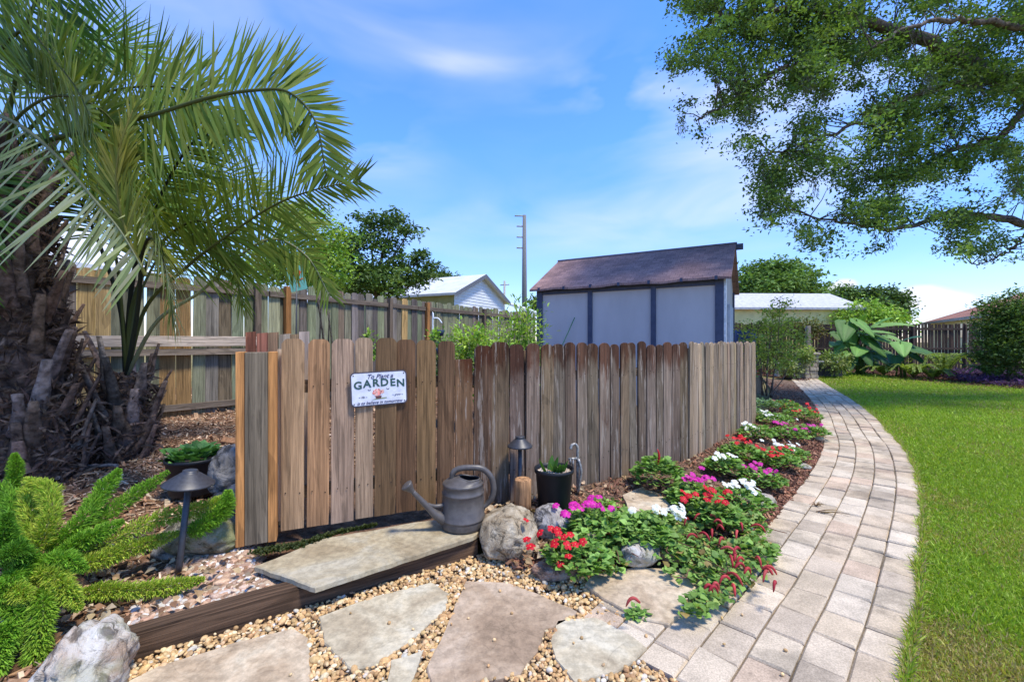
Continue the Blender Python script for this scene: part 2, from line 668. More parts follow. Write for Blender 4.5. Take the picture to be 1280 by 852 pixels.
LIMEROCK = rockm("pitted_limerock", (.23, .17, .10), (.40, .325, .22), (.52, .46, .35), 13, 5)
PALEROCK = rockm("pale_limerock", (.34, .25, .18), (.50, .46, .40), (.60, .58, .53), 8, 4, .35)
MOSSROCK = rockm("mossy_rock", (.12, .11, .07), (.27, .24, .17), (.42, .39, .30), 9, 5, .7)
GREYROCK = rockm("grey_rock", (.09, .085, .085), (.19, .18, .17), (.32, .30, .28), 7, 4)
REDROCK = rockm("rust_brown_stone", (.25, .13, .08), (.34, .24, .18), (.38, .33, .28), 10, 5)


def flag(name, c0, c1, c2):
    m = MT(name)
    a = m.noise(2.6, detail=6, rough=.6, dist=.8)
    c = m.ramp(a, [(.3, c0), (.52, c1), (.72, c2)])
    c = m.mix(c, m.ramp(m.noise(24, detail=6, rough=.7), [(.3, .78), (.7, 1.16)]))
    cr = m.noise(1.7, detail=3, rough=.5, dist=1.6)
    c = m.mix(c, m.ramp(cr, [(.49, 1.0), (.4985, .6), (.507, 1.0)], 1.0), .5)
    m.bump(m.noise(5, detail=6), .35, .02)
    m.bump(m.noise(50, detail=5), .35, .004)
    return m.done(c, .75, .25)


FLAG_TAN = flag("tan_flagstone", (.38, .285, .185), (.50, .40, .275), (.54, .465, .34))
FLAG_GREY = flag("grey_green_flagstone", (.36, .295, .195), (.47, .405, .28), (.50, .45, .335))
FLAG_BROWN = flag("brown_flagstone", (.28, .20, .13), (.37, .275, .185), (.43, .335, .24))
FLAG_SLAB = flag("olive_slab", (.29, .23, .14), (.37, .31, .20), (.38, .34, .25))

# ------------------------------------------------------------------ ground
ZL = -0.11                                        # level of path, patio and lawn
f0 = np.array([-1.75, 2.79])                      # fence line on the ground, left to right
FL = np.array([-1.55, 2.88])
FM = np.array([0.10, 3.60])
FC = np.array([1.92, 4.74])
FE = np.array([4.02, 7.15])


def garden_h(x, y):
    """height of the planted ground left of and behind the picket fence"""
    h = -.035 + .09 * sm((y - 2.2) / 1.2) * sm((-1.55 - x) / .35) + .16 * sm((y - 3.2) / 3.2) * sm((-x + .3) / 2.0)
    p = np.stack([x * 1.7, y * 1.7, np.zeros_like(x)], -1).reshape(-1, 3) + 20
    return h + .05 * (fbm(p, 3).reshape(np.shape(x)) - .5)


def grid(A, B, n, m, hf=None, bump=0.02):
    """ruled sheet between the polylines A and B; hf(x, y) or linear heights"""
    a, b = spline(A, n), spline(B, n)
    t = np.linspace(0, 1, m)[:, None, None]
    P = a[None] * (1 - t) + b[None] * t
    if hf:
        P[..., 2] = hf(P[..., 0], P[..., 1])
    elif bump:
        w = np.sin(np.linspace(0, 1, m) * math.pi)[:, None]
        P[..., 2] += w * bump * (fbm(P.reshape(-1, 3) * 4 + 9, 3).reshape(m, n) * 2 - .8)
    i, j = np.meshgrid(np.arange(m - 1), np.arange(n - 1), indexing='ij')
    i, j = i.ravel(), j.ravel()
    return P, P.reshape(-1, 3), np.stack([i * n + j, i * n + j + 1, (i + 1) * n + j + 1, (i + 1) * n + j], 1)


def soil(name, c0, c1, c2, sc=14, b=.03):
    m = MT(name)
    c = m.ramp(m.noise(sc, detail=8, rough=.75), [(.3, c0), (.5, c1), (.72, c2)])
    c = m.mix(c, m.ramp(m.noise(2.2, detail=4), [(.3, .75), (.7, 1.2)]))
    m.bump(m.noise(sc * 2, detail=6), .8, b)
    return m.done(c, .95, .1)


SOIL_LAWN = soil("lawn_soil", (.13, .10, .045), (.21, .18, .07), (.30, .25, .11), 30, .02)
SOIL_MULCH = soil("mulch_soil", (.07, .04, .024), (.14, .08, .048), (.22, .13, .08))
SOIL_BED = soil("bed_soil", (.07, .045, .03), (.14, .09, .06), (.22, .15, .10))
SOIL_SAND = soil("patio_sand", (.20, .13, .07), (.34, .23, .13), (.46, .33, .20), 50)
JOINT = soil("joint_sand", (.11, .085, .055), (.17, .135, .09), (.24, .19, .13), 60, .01)

g = MB()
X = np.array([-400, -60, -20, -8, -4, 0, 2, 4, 6, 9, 13, 18, 30, 70, 400.0])
Y = np.array([-60, -5, 0, 2, 4, 6, 9, 13, 18, 30, 70, 800.0])
gx, gy = np.meshgrid(X, Y)
n, m = len(X), len(Y)
i, j = np.meshgrid(np.arange(m - 1), np.arange(n - 1), indexing='ij')
i, j = i.ravel(), j.ravel()
g.add(np.stack([gx.ravel(), gy.ravel(), np.full(gx.size, ZL - .035)], 1), np.stack([i * n + j, i * n + j + 1, (i + 1) * n + j + 1, (i + 1) * n + j], 1))
tag(g.build("ground", SOIL_LAWN), "green lawn ground stretching back from the curved path", kind="structure")

T0, T1 = G(150, 795, 0.0), G(598, 671, 0.0)       # top front edge of the timber
# left mulch bed
A = [(-11, -1, 0), (-3, .3, 0), (-1.82, .8, 0), (-1.80, 1.75, 0), (T0[0], T0[1] + .05, 0), (T1[0], T1[1] + .05, 0), (-.1, 3.30, 0), (.4, 3.72, 0), (FC[0], FC[1] + .02, 0), (FE[0], FE[1] + .02, 0)]
B = [(-14, 9, 0), (-9, 10, 0), (-6, 11, 0), (-4, 12, 0), (-2, 13, 0), (0, 14, 0), (2, 15, 0), (4, 16, 0), (6, 17, 0)]
P, v, f = grid(A, B, 120, 90, garden_h)
tag(MB().add(v, f, smooth=True).build("mulch_ground", SOIL_MULCH), "brown mulched garden ground under the palms and behind the pickets", kind="structure")

# path: right edge and its five columns of pavers
edge_px = [(1118, 1000), (1131, 852), (1143, 780), (1150, 700), (1152, 640), (1148, 600), (1134, 565), (1113, 541), (1093, 520), (1068, 501), (1038, 483), (1018, 470.5), (1004, 461)]
EDGE = spline([G(x, y, ZL) for x, y in edge_px], 600)
d = np.concatenate([[0], np.cumsum(np.linalg.norm(np.diff(EDGE, axis=0), axis=1))])
EDGE = np.stack([np.interp(np.linspace(0, d[-1], 900), d, EDGE[:, k]) for k in range(3)], 1)
PLEN = d[-1]
tan = nrm(np.gradient(EDGE, axis=0))
k = np.ones(41) / 41
tan = nrm(np.stack([np.convolve(np.pad(tan[:, c], 20, mode='edge'), k, 'valid') for c in range(3)], 1))
NOR = np.stack([-tan[:, 1], tan[:, 0], 0 * tan[:, 0]], 1)     # to the left


def path_pt(s, off):
    i = np.clip(np.asarray(s) / PLEN * 899, 0, 899)
    e = np.stack([np.interp(i, np.arange(900), EDGE[:, c]) for c in range(3)], -1)
    q = np.stack([np.interp(i, np.arange(900), NOR[:, c]) for c in range(3)], -1)
    return e + q * np.asarray(off)[..., None]


PW = .176
PROWS = 5
pm = MT("concrete_paver")
c = pm.mix(pm.tint(), pm.ramp(pm.noise(130, detail=4), [(.3, .80), (.7, 1.14)]))
c = pm.mix(c, pm.ramp(pm.noise(7, detail=5), [(.3, .86), (.7, 1.08)]))
c = pm.mix(c, pm.ramp(pm.noise(2.1, detail=5, rough=.7), [(.32, .72), (.45, 1.0)]))
pm.bump(pm.noise(160, detail=4), .35, .003)
PAVER = pm.done(c, .9, .15)
pv = MB()
pav_cols = [(.50, .405, .285), (.53, .44, .32), (.47, .375, .265), (.52, .43, .315), (.48, .365, .26), (.44, .36, .265), (.55, .465, .35)]
for col in range(PROWS + 2):
    s = -rnd.random() * .2
    o0, o1 = col * PW + .0028, (col + 1) * PW - .0028
    while s < PLEN - .3:
        L = .262 + .006 * rnd.normal()
        if col >= PROWS and s > .95 - .42 * (col - PROWS):
            break
        a0, a1 = s + .0028, s + L - .0028
        # outline with slightly bowed sides, chamfered top
        q = []
        for ins, z in ((0.0, -.05), (0.0, -.010), (.008, 0.0)):
            ss = np.array([a0 + ins, a1 - ins, a1 - ins, a0 + ins])
            oo = np.array([o0 + ins, o0 + ins, o1 - ins, o1 - ins])
            p = path_pt(ss, oo)
            p[:, 2] = ZL + z
            q.append(p)
        dz = .004 * rnd.normal() + .004 * rnd.normal(size=4)[None, :]
        v = np.vstack(q)
        v[:, 2] += np.tile(dz.ravel()[:4] if dz.size == 4 else 0, 3)
        fs = []
        for r_ in (0, 4):
            for e in range(4):
                fs.append((r_ + e, r_ + (e + 1) % 4, r_ + 4 + (e + 1) % 4, r_ + 4 + e))
        fs.append((8, 9, 10, 11))
        pv.add(v, fs, np.array(pav_cols[rnd.integers(7)]) * (1 + .05 * rnd.normal()))
        s += L
tag(pv.build("path", PAVER), "curved path of tan concrete pavers leading past the flower bed", kind="structure")
ss = np.linspace(0, PLEN, 160)
pl = MB()
a = path_pt(ss, np.full(160, -.03))
b = path_pt(ss, np.full(160, PW * PROWS + .03))
a[:, 2] = b[:, 2] = ZL - .016
i = np.arange(159)
pl.add(np.vstack([a, b]), np.stack([i, i + 1, i + 161, i + 160], 1))
a = path_pt(np.linspace(0, 1.4, 20), np.full(20, PW * PROWS))
b = path_pt(np.linspace(0, 1.4, 20), np.full(20, PW * 7.2))
a[:, 2] = b[:, 2] = ZL - .017
i = np.arange(19)
pl.add(np.vstack([a, b]), np.stack([i, i + 1, i + 21, i + 20], 1))
tag(pl.build("path_joint_sand", JOINT), "dark joint sand between the pavers of the path", kind="structure")

# patio floor of pea gravel
pat = [(T0[0] - 1.2, .7), (1.0, .7), (1.4, 1.4), (1.42, 2.5), (1.2, 2.7), (.75, 2.95), (.2, 3.05), (T1[0], T1[1] + .02), (T0[0], T0[1] + .02), (T0[0] - 1.2, T0[1] - .5)]
pf = MB()
pf.add([(x, y, ZL - .026) for x, y in pat], [list(range(len(pat)))])
tag(pf.build("patio_floor", SOIL_SAND), "sandy patio floor under the flagstones and pea gravel", kind="structure")

# flower bed between the fence and the path
A = [(-.26, 2.98, .02), (.25, 3.62, .03), (1.0, 4.10, .03), (FC[0], FC[1], .03), (2.95, 5.9, .02), (FE[0], FE[1], 0.), (5.3, 8.9, -.04), (7.2, 12.0, -.06), (9.6, 16.5, -.08)]
sB = [(.02, 2.74), (.42, 2.76), (1.0, 2.80)]
B = [(x, y, ZL - .01) for x, y in sB] + [tuple(path_pt(np.array([s]), np.array([PW * PROWS + .0]))[0] + np.array([0, 0, -.012])) for s in (1.6, 3.2, 5.2, 7.6, 11.5, 17)]
BEDP, v, f = grid(A, B, 160, 40, None, .03)
tag(MB().add(v, f, smooth=True).build("flower_bed_soil", SOIL_BED), "dark soil of the flower bed between the pickets and the path", kind="structure")

# far bed along the back fence
bd = [(10.5, 15.5), (12.6, 17.4)] + [tuple(G(x, y, ZL)[:2]) for x, y in ((1032, 463), (1062, 464.5), (1100, 469), (1170, 478), (1280, 486))] + [(18.5, 12.4), (30, 12.5), (30, 24), (10.5, 24)]
FARBED = bd
fb = MB()
fb.add([(x, y, ZL - .010) for x, y in bd], [list(range(len(bd)))])
tag(fb.build("far_bed_soil", SOIL_MULCH), "dark mulched bed along the far board fence", kind="structure")

# flagstones
def flagstone(px, z, mat, label, group, thick=.03, n_edge=7, name="flagstone"):
    p = np.array([G(x, y, z)[:2] for x, y in px])
    pts = []
    for a, b in zip(p, np.roll(p, -1, 0)):
        L = np.linalg.norm(b - a)
        q = max(2, int(L / .035))
        nn = np.array([b[1] - a[1], a[0] - b[0]]) / max(L, 1e-6)
        for t in np.arange(q) / q:
            w = 0 if t == 0 else .012 * (vnoise(np.array([[*(a + (b - a) * t) * 14, 3.0]]))[0] - .5)
            pts.append(a + (b - a) * t + nn * w)
    pts = np.array(pts)
    c = pts.mean(0)
    bm = bmesh.new()
    rings = []
    for sc, dz in ((1.0, -thick), (1.0, -.007), (.985, 0.0)):
        rings.append([bm.verts.new((*(c + (q - c) * sc), z + dz)) for q in pts])
    m_ = len(pts)
    for r0, r1 in zip(rings, rings[1:]):
        for e in range(m_):
            bm.faces.new((r0[e], r0[(e + 1) % m_], r1[(e + 1) % m_], r1[e]))
    top = bm.faces.new(rings[-1])
    bm.normal_update()
    if top.normal.z < 0:
        bmesh.ops.reverse_faces(bm, faces=bm.faces[:])
    bmesh.ops.triangulate(bm, faces=[top], quad_method='BEAUTY', ngon_method='EAR_CLIP')
    bm.verts.index_update()
    mb = MB()
    mb.bm(bm)
    o = mb.build(name, mat)
    return tag(o, label, "flagstone", group), p


GF = "flagstones set in the pea gravel"
FLAGS = []
for px, mat, lab in (
    ([(120, 880), (160, 850), (196, 832), (300, 800), (368, 784), (386, 796), (388, 852), (392, 900), (250, 910)], FLAG_TAN, "pale tan flagstone at the foot of the low timber, bottom left"),
    ([(398, 770), (470, 744), (540, 727), (561, 740), (556, 762), (511, 800), (472, 829), (440, 836), (404, 802)], FLAG_GREY, "grey-green flagstone left of the large brown flagstone"),
    ([(582, 725), (635, 727), (680, 744), (722, 763), (706, 776), (681, 787), (672, 812), (650, 841), (540, 860), (533, 832), (558, 782), (573, 746)], FLAG_BROWN, "largest brown flagstone in the middle of the gravel"),
    ([(697, 775), (745, 771), (790, 794), (809, 809), (790, 827), (768, 840), (718, 852), (694, 822), (688, 800)], FLAG_GREY, "grey flagstone between the brown flagstone and the paver path"),
    ([(741, 716), (795, 708), (850, 711), (872, 735), (858, 756), (836, 779), (800, 771), (752, 746), (731, 729)], FLAG_TAN, "tan flagstone half covered by trailing leaves"),
    ([(489, 824), (530, 811), (521, 836), (508, 870), (480, 880), (484, 852)], FLAG_GREY, "small wedge-shaped flagstone between two larger ones"),
):
    o, p = flagstone(px, ZL + (.020 if 'half covered' in lab else .004), mat, lab, GF)
    FLAGS.append(p)
o, p = flagstone([(778, 618), (800, 609), (825, 616), (840, 632), (815, 640), (786, 636)], .01, FLAG_TAN, "small tan flagstone among leaves at the foot of the pickets", GF)
FLAGS.append(p)
o, p = flagstone([(318, 707), (394, 733), (592, 669), (603, 660), (572, 646), (520, 652), (456, 664), (404, 672), (366, 688)], .030, FLAG_SLAB, "long olive stone slab in front of the gate, resting on the timber", None, .032, name="stone_slab")
o["category"] = "slab"
SLAB = p

# landscape timber
u = nrm(T1 - T0)
w = np.array([-u[1], u[0], 0])
t = MB()
L = np.linalg.norm(T1 - T0)
bm = bmesh.new()
bmesh.ops.create_cube(bm, size=1)
for v_ in bm.verts:
    v_.co = Vector((v_.co.x * L, v_.co.y * .10, v_.co.z * .15))
bmesh.ops.bevel(bm, geom=bm.edges[:], offset=.010, segments=2, affect='EDGES')
bmesh.ops.subdivide_edges(bm, edges=[e for e in bm.edges if abs((e.verts[0].co - e.verts[1].co).x) > .5], cuts=40)
for v_ in bm.verts:
    v_.co.z += .012 * (vnoise(np.array([[v_.co.x * 3, v_.co.y * 9, 4.]]))[0] - .5)
    v_.co.y += .010 * (vnoise(np.array([[v_.co.x * 4, 8., v_.co.z * 12]]))[0] - .5)
bm.normal_update()
t.bm(bm, (0, 0, 0), (1, 0, 0), (0, 1, 0), (0, 0, 1), (.085, .058, .040))
o = t.build("landscape_timber", wood("wet_timber_wood", (1.6, 40, 40), contrast=(.4, 1.5)))
mid = (T0 + T1) / 2 + w * .05
o.location = (mid[0], mid[1], -.077)
o.rotation_euler = (0, 0, math.atan2(u[1], u[0]))
tag(o, "dark weathered landscape timber edging the gravel patio", "timber")


# ------------------------------------------------------------------ picket fence and gate
def picket_outline(w, h, top):
    if top == "round":
        a = np.linspace(0, math.pi, 9)
        rr = w / 2
        return [(-rr, 0), (rr, 0)] + [(rr * math.cos(x), h - rr * .72 + rr * .72 * math.sin(x)) for x in a]
    if top == "flat":
        return [(-w / 2, 0), (w / 2, 0), (w / 2, h), (-w / 2, h - .006)]
    c = w * .24
    return [(-w / 2, 0), (w / 2, 0), (w / 2, h - c), (w / 2 - c * .5, h - c * .28), (w / 2 - c, h), (-w / 2 + c, h), (-w / 2 + c * .5, h - c * .28), (-w / 2, h - c)]


def pickets(mb, a, b, n, z0, z1, cols, top, gap=.006, tilt=.006, thick=.019, heights=None, jz=.008, depth=.006, nails=()):
    a, b = np.asarray(a, float), np.asarray(b, float)
    u2 = (b - a) / np.linalg.norm(b - a)
    L = np.linalg.norm(b - a)
    nn = np.array([u2[1], -u2[0], 0])              # towards the viewer
    ws = 1 + .10 * rnd.normal(size=n).clip(-1.6, 1.6)
    ws = ws / ws.sum() * L
    s = 0
    for k in range(n):
        w_ = ws[k] - gap * rnd.uniform(.4, 1.7)
        h = (z1 - z0 if heights is None or heights[k] is None else heights[k] - z0) + jz * rnd.normal()
        p = a + u2 * (s + ws[k] / 2)
        o = np.array([p[0], p[1], z0 + .006 * rnd.normal()]) + nn * depth * rnd.uniform(-.5, .8)
        tl = tilt * rnd.normal()
        vv = np.array([u2[0] * tl, u2[1] * tl, 1.0]) + nn * .008 * rnd.normal()
        uu = np.array([u2[0], u2[1], 0]) + nn * .025 * rnd.normal()
        mb.prism(picket_outline(w_, h, top if isinstance(top, str) else top[k]), o, uu, vv, nn, thick * rnd.uniform(.85, 1.1), shades(1, [cols[k % len(cols)]], .10)[0])
        if nails:
            for zn in nails:
                for q_ in (-.24, .26):
                    r_n = .0042
                    mb.prism([(r_n * math.cos(t_), r_n * math.sin(t_)) for t_ in np.linspace(0, 2 * math.pi, 9)[:-1]], o + nn * (thick * 1.1 + .001) + np.array([u2[0], u2[1], 0]) * w_ * (q_ + .06 * rnd.normal()) + np.array([0, 0, zn - z0 + .012 * rnd.normal()]), uu, np.array([0, 0, 1.0]), nn, .0025, (.05, .035, .03))
        s += ws[k]


def lerp2(a, b, t):
    return np.asarray(a) * (1 - t) + np.asarray(b) * t


gate_end = lerp2(FL, FM, .665)
LT = [(.36, .24, .145), (.38, .235, .13), (.34, .265, .20), (.35, .265, .195), (.165, .105, .06), (.15, .092, .055), (.21, .13, .07), (.145, .09, .052)]
nF = nrm(np.array([(FM - FL)[1], -(FM - FL)[0], 0]))
uF = nrm(np.array([*(FM - FL), 0]))
gt = thing("garden_gate", (*lerp2(FL, gate_end, .5), .04), "closed garden gate of light and dark brown dog-eared boards carrying the sign", "gate")
mb = MB()
pickets(mb, FL, gate_end, 8, .065, 1.335, LT, "ear", .011, nails=(.30, 1.02))
mb.build("board_panel", WOOD_V, gt)
for z in (.30, 1.02):
    mb = MB()
    c0 = lerp2(FL, gate_end, .5)
    mb.box((c0[0], c0[1], z) - nF * .035, (np.linalg.norm(gate_end - FL) - .05, .04, .085), (.25, .17, .10), uF, -nF)
    mb.build("rail", wood("gate_rail_wood", (3, 3, 60)) if z == .30 else WOOD_H, gt)

pk = thing("picket_fence", (*FC, 0), "weathered brown picket fence with rust-stained rounded tops and a bend", "fence")
DK = [(.19, .12, .07), (.14, .093, .06), (.165, .12, .082), (.15, .122, .10), (.18, .137, .10), (.16, .135, .112), (.14, .113, .09), (.19, .16, .132), (.165, .135, .108), (.21, .178, .15)]
sd = nrm(np.array([*(FM - FL), 0])) * .10
mb = MB()
hts = [1.20] + [None] * 2
pickets(mb, gate_end + sd[:2] * .08, FM, 4, .02, 1.315, DK[:4], ["flat", "ear", "ear", "ear"], .011, heights=[1.19, None, None, None], nails=(.28, 1.02))
pickets(mb, FM, FC, 16, .0, 1.305, DK[3:], "round", .010, nails=(.28, 1.02))
mb.build("picket_panel", WOOD_STAIN, pk)
mb = MB()
SDC = [(.30, .245, .175), (.26, .215, .165), (.33, .265, .185), (.25, .215, .175), (.29, .235, .175)]
pickets(mb, FC, FE, 21, -.02, 1.315, SDC, "round", .012, nails=(.28, 1.02))
mb.build("picket_panel", wood("pale_picket_wood", (48, 48, 2.2), (1.35, 1.6, (.30, .17, .09))), pk)
uS = nrm(np.array([*(FE - FC), 0]))
nS = np.array([uS[1], -uS[0], 0])
uM = nrm(np.array([*(FC - FM), 0]))
nM = np.array([uM[1], -uM[0], 0])
for a_, b_, uu, nn in ((gate_end, FM, uF, nF), (FM, FC, uM, nM), (FC, FE, uS, nS)):
    for z in (.28, 1.02):
        mb = MB()
        c0 = lerp2(a_, b_, .5)
        mb.box(np.array([c0[0], c0[1], z]) - nn * .033, (np.linalg.norm(b_ - a_) - .03, .04, .085), (.20, .15, .11), uu, -nn)
        mb.build("rail", WOOD_H, pk)
for q in (FC - uS[:2] * 0 + np.array([.02, .09]), FE - nS[:2] * .08 - uS[:2] * .05, FM + np.array([-.02, .09])):
    mb = MB()
    mb.box((q[0], q[1], .60), (.085, .085, 1.3), (.20, .15, .11), uS, -nS)
    mb.build("post", WOOD_V, pk)

# gate post: grey centre board between two orange edge boards
gp = thing("gate_post", (-1.72, 2.80, 0), "square gate post with a grey face between two orange strips", "post")
c3 = np.array([*(FL - uF[:2] * .125), 0])
MB().box(c3 + nF * .03 + np.array([0, 0, .645]), (.128, .10, 1.225), (.17, .15, .115), uF, -nF, bev=.004).build("post_core", WOOD_V, gp)
for s in (-1, 1):
    MB().box(c3 + nF * .018 + uF * s * .090 + np.array([0, 0, .645]), (.048, .118, 1.23), (.47, .245, .095), uF, -nF, bev=.003).build("edge_strip", WOOD_V, gp)
# jagged pale latch-side board
MB().box(c3 + uF * .127 - nF * .03 + np.array([0, 0, .70]), (.03, .03, 1.15), (.50, .42, .32), uF, -nF).build("jamb", WOOD_V, gp)

# short stained fence stub behind the post
sf = thing("short_fence", (-1.78, 3.02, 0), "short length of red and whitish stained boards behind the gate post", "fence")
mb = MB()
a_ = G(308, 690, 0)[:2] * np.array([1.07, 1.07]) + np.array([0.0, 0.0])
a_ = np.array([-1.86, 3.03])
b_ = np.array([-1.47, 3.16])
pickets(mb, a_, b_, 6, .02, 1.385, [(.27, .11, .07), (.29, .13, .09), (.34, .23, .15), (.47, .40, .33), (.36, .25, .16), (.50, .44, .38)], "flat", .004, jz=.004)
mb.build("board_panel", WOOD_V, sf)
mb = MB()
cc = (a_ + b_) / 2
mb.box((cc[0] + .02, cc[1] + .04, 1.0), (.38, .04, .08), (.25, .17, .10), nrm((*(b_ - a_), 0)), nrm((-(b_ - a_)[1], (b_ - a_)[0], 0)))
mb.build("rail", WOOD_H, sf)

# moss strip at the foot of the gate
n = 2600
tt = rnd.random(n)
ln = np.array([G(322, 692, .02)[:2], G(372, 684, .02)[:2], G(420, 668, .02)[:2], G(470, 658, .02)[:2]])
i_ = np.clip((tt * 3).astype(int), 0, 2)
ff = tt * 3 - i_
p = ln[i_] * (1 - ff)[:, None] + ln[i_ + 1] * ff[:, None] + rnd.normal(size=(n, 2)) * np.array([.02, .024]) * (1 - .75 * tt)[:, None]
pos = np.stack([p[:, 0], p[:, 1], .022 + .012 * rnd.random(n)], 1)
mb = MB()
Xa, Ya, Za = frames(runit(n) * .8 + np.array([0, 0, .9]))
mb.inst(*LEAF, pos, Xa, Ya, Za, .018 * rnd.uniform(.6, 1.4, n), shades(n, [(.035, .055, .012), (.07, .085, .02), (.05, .06, .02)]))
tag(mb.build("moss", LEAFM), "dark green moss along the foot of the gate", "moss", kind="stuff")


# ------------------------------------------------------------------ tall back fence
def board_fence(name, pts, zb, zt, pitch, cols, label, rails, posts, top="ear", mat=WOOD_V, post_col=(.16, .14, .125), gap=.006, face=1, flip_rail=True, mods=None, wts=None, bright=(), rail_col=(.17, .15, .13)):
    root = thing(name, (*pts[0], zb), label, "fence")
    mb = MB()
    for a_, b_ in zip(pts, pts[1:]):
        a_, b_ = np.asarray(a_, float), np.asarray(b_, float)
        n_ = int(np.linalg.norm(b_ - a_) / pitch)
        cl = shades(n_, cols, .10, wts)
        for k_ in range(n_):
            for t0_, t1_, cc_ in bright:
                if name == "board_fence" and a_[0] == pts[0][0] and t0_ < (k_ + .5) / n_ < t1_:
                    cl[k_] = cc_
        pickets(mb, a_, b_, n_, zb, zt, list(cl), top, gap, .004, .018, jz=.022, depth=.004)
    mb.build("board_panel", mat, root)
    for a_, b_ in zip(pts, pts[1:]):
        a_, b_ = np.asarray(a_, float), np.asarray(b_, float)
        uu = nrm(np.array([*(b_ - a_), 0]))
        nn = np.array([uu[1], -uu[0], 0])
        for z, hh in rails:
            c_ = (a_ + b_) / 2
            MB().box(np.array([c_[0], c_[1], z]) + nn * .045 * face, (np.linalg.norm(b_ - a_) - .01, .045, hh), rail_col, uu, -nn).build("rail", WOOD_H, root)
        if posts:
            L_ = np.linalg.norm(b_ - a_)
            for k_ in range(int(L_ / posts) + 1):
                q = a_ + (b_ - a_) / L_ * min(k_ * posts + .3, L_ - .06)
                cc_ = post_col if not mods else mods[k_ % len(mods)]
                MB().box(np.array([q[0], q[1], (zb + zt) / 2 - .04]) + nn * .075 * face, (.09, .09, zt - zb + .02), cc_, uu, -nn, bev=.004).build("post", WOOD_V, root)
    return root


ALG = [(.20, .235, .165), (.185, .205, .155), (.235, .275, .185), (.19, .185, .175), (.16, .15, .14), (.19, .155, .115), (.175, .17, .155), (.42, .30, .13), (.20, .22, .16)]
BF = [(-7.6, 3.3), (-4.1, 7.25), (-2.3, 10.4), (.8, 15.4)]
board_fence("board_fence", BF, .12, 2.30, .165, ALG, "tall green-stained board fence behind the palms running back to the shed", ((2.12, .09), (.36, .09)), 2.4,
            post_col=(.17, .13, .10), bright=((0.594, 0.653, (.36, .28, .14)), (0.755, 0.791, (.27, .18, .085))), mods=[(.33, .17, .065), (.16, .135, .11), (.17, .145, .12)], wts=[.2, .17, .14, .13, .12, .07, .07, .02, .08])
# mid rail with a pale cap board, on the left run only
a_, b_ = np.array(BF[0]), np.array(BF[1])
uu = nrm(np.array([*(b_ - a_), 0]))
nn = np.array([uu[1], -uu[0], 0])
rt = thing("shelf_rail", (*(a_ + b_) / 2, 1.2), "pale grey board shelf running along the tall fence behind the palm trunks", "shelf")
c_ = (a_ + b_) / 2
MB().box(np.array([c_[0], c_[1], 1.325]) + nn * .12, (np.linalg.norm(b_ - a_) - .1, .03, .15), (.46, .42, .38), uu, -nn, bev=.004).build("shelf_board", WOOD_H, rt)
MB().box(np.array([c_[0], c_[1], 1.17]) + nn * .09, (np.linalg.norm(b_ - a_) - .1, .05, .09), (.24, .21, .18), uu, -nn).build("support_rail", WOOD_H, rt)
# rotting timber along the fence foot
q0, q1 = G(150, 520, .2), G(312, 498, .25)
pts = np.linspace(q0, q1, 12) + np.array([0, 0, .05])
MBt = MB().tube(pts + rnd.normal(size=(12, 3)) * .008, .075, 8, (.13, .085, .05))
tag(MBt.build("rotting_log", BARK), "rotting brown log lying along the foot of the tall fence", "log")
# ------------------------------------------------------------------ sign on the gate
sx0, sy0 = 473.5, 484.5
gline = lambda t, z: np.array([*lerp2(FL, FM, t), z])
# where the ray through the sign's middle meets the gate front
q = W(473.5, 484.5, 1.0)[:2]
den = (FM - FL)
tt = np.linalg.solve(np.array([[q[0], -den[0]], [q[1], -den[1]]]), FL)
sp = np.array([*(q * tt[0]), 0])
sp[2] = H + (CY - sy0) / F * sp[1]
sp = sp + nF * .036
SW, SH = .392, .245
sg = thing("garden_sign", sp, "white tin garden sign with dark rim hung on the gate", "sign")
mb = MB()


def rrect(w, h, r, n=6):
    o = []
    for cx, cy, a0 in ((w / 2 - r, -h / 2 + r, -90), (w / 2 - r, h / 2 - r, 0), (-w / 2 + r, h / 2 - r, 90), (-w / 2 + r, -h / 2 + r, 180)):
        for k_ in range(n):
            a = R(a0 + 90 * k_ / (n - 1))
            o.append((cx + r * math.cos(a), cy + r * math.sin(a)))
    return o


up = np.array([0, 0, 1.0])
rollu = uF * math.cos(.035) + up * math.sin(.035)
rollv = -uF * math.sin(.035) + up * math.cos(.035)
MB().prism(rrect(SW, SH, .03), sp - nF * .003, rollu, rollv, nF, .003, (.07, .06, .08)).build("rim", tinted("sign_rim", .5, .4), sg)
MB().prism(rrect(SW - .018, SH - .018, .024), sp + nF * .0005, rollu, rollv, nF, .0025, (.68, .70, .78)).build("plate", tinted("sign_enamel", .35, .5, 0, (14, .86, 1.06)), sg)


def text(body, u0, v0, size, color, name, shear=0.0, fat=0.0, arc=0.0, sx=1.0):
    cu = bpy.data.curves.new(name, 'FONT')
    cu.body = body
    cu.size = size
    cu.align_x = 'CENTER'
    cu.align_y = 'CENTER'
    cu.shear = shear
    cu.offset = fat
    cu.extrude = .0008
    cu.resolution_u = 3
    ob = bpy.data.objects.new(name, cu)
    COL.objects.link(ob)
    dg = bpy.context.evaluated_depsgraph_get()
    me = bpy.data.meshes.new_from_object(ob.evaluated_get(dg))
    COL.objects.unlink(ob)
    bpy.data.objects.remove(ob)
    for v_ in me.vertices:
        x_, y_ = v_.co.x * sx, v_.co.y
        y_ += arc * (1 - (x_ / (SW * .42)) ** 2)
        p_ = sp + nF * (.0042 + v_.co.z) + rollu * (u0 + x_) + rollv * (v0 + y_)
        v_.co = Vector(p_)
    me.materials.append(color)
    o_ = bpy.data.objects.new(name, me)
    COL.objects.link(o_)
    o_.parent = sg
    o_.location = -sg.location
    return o_


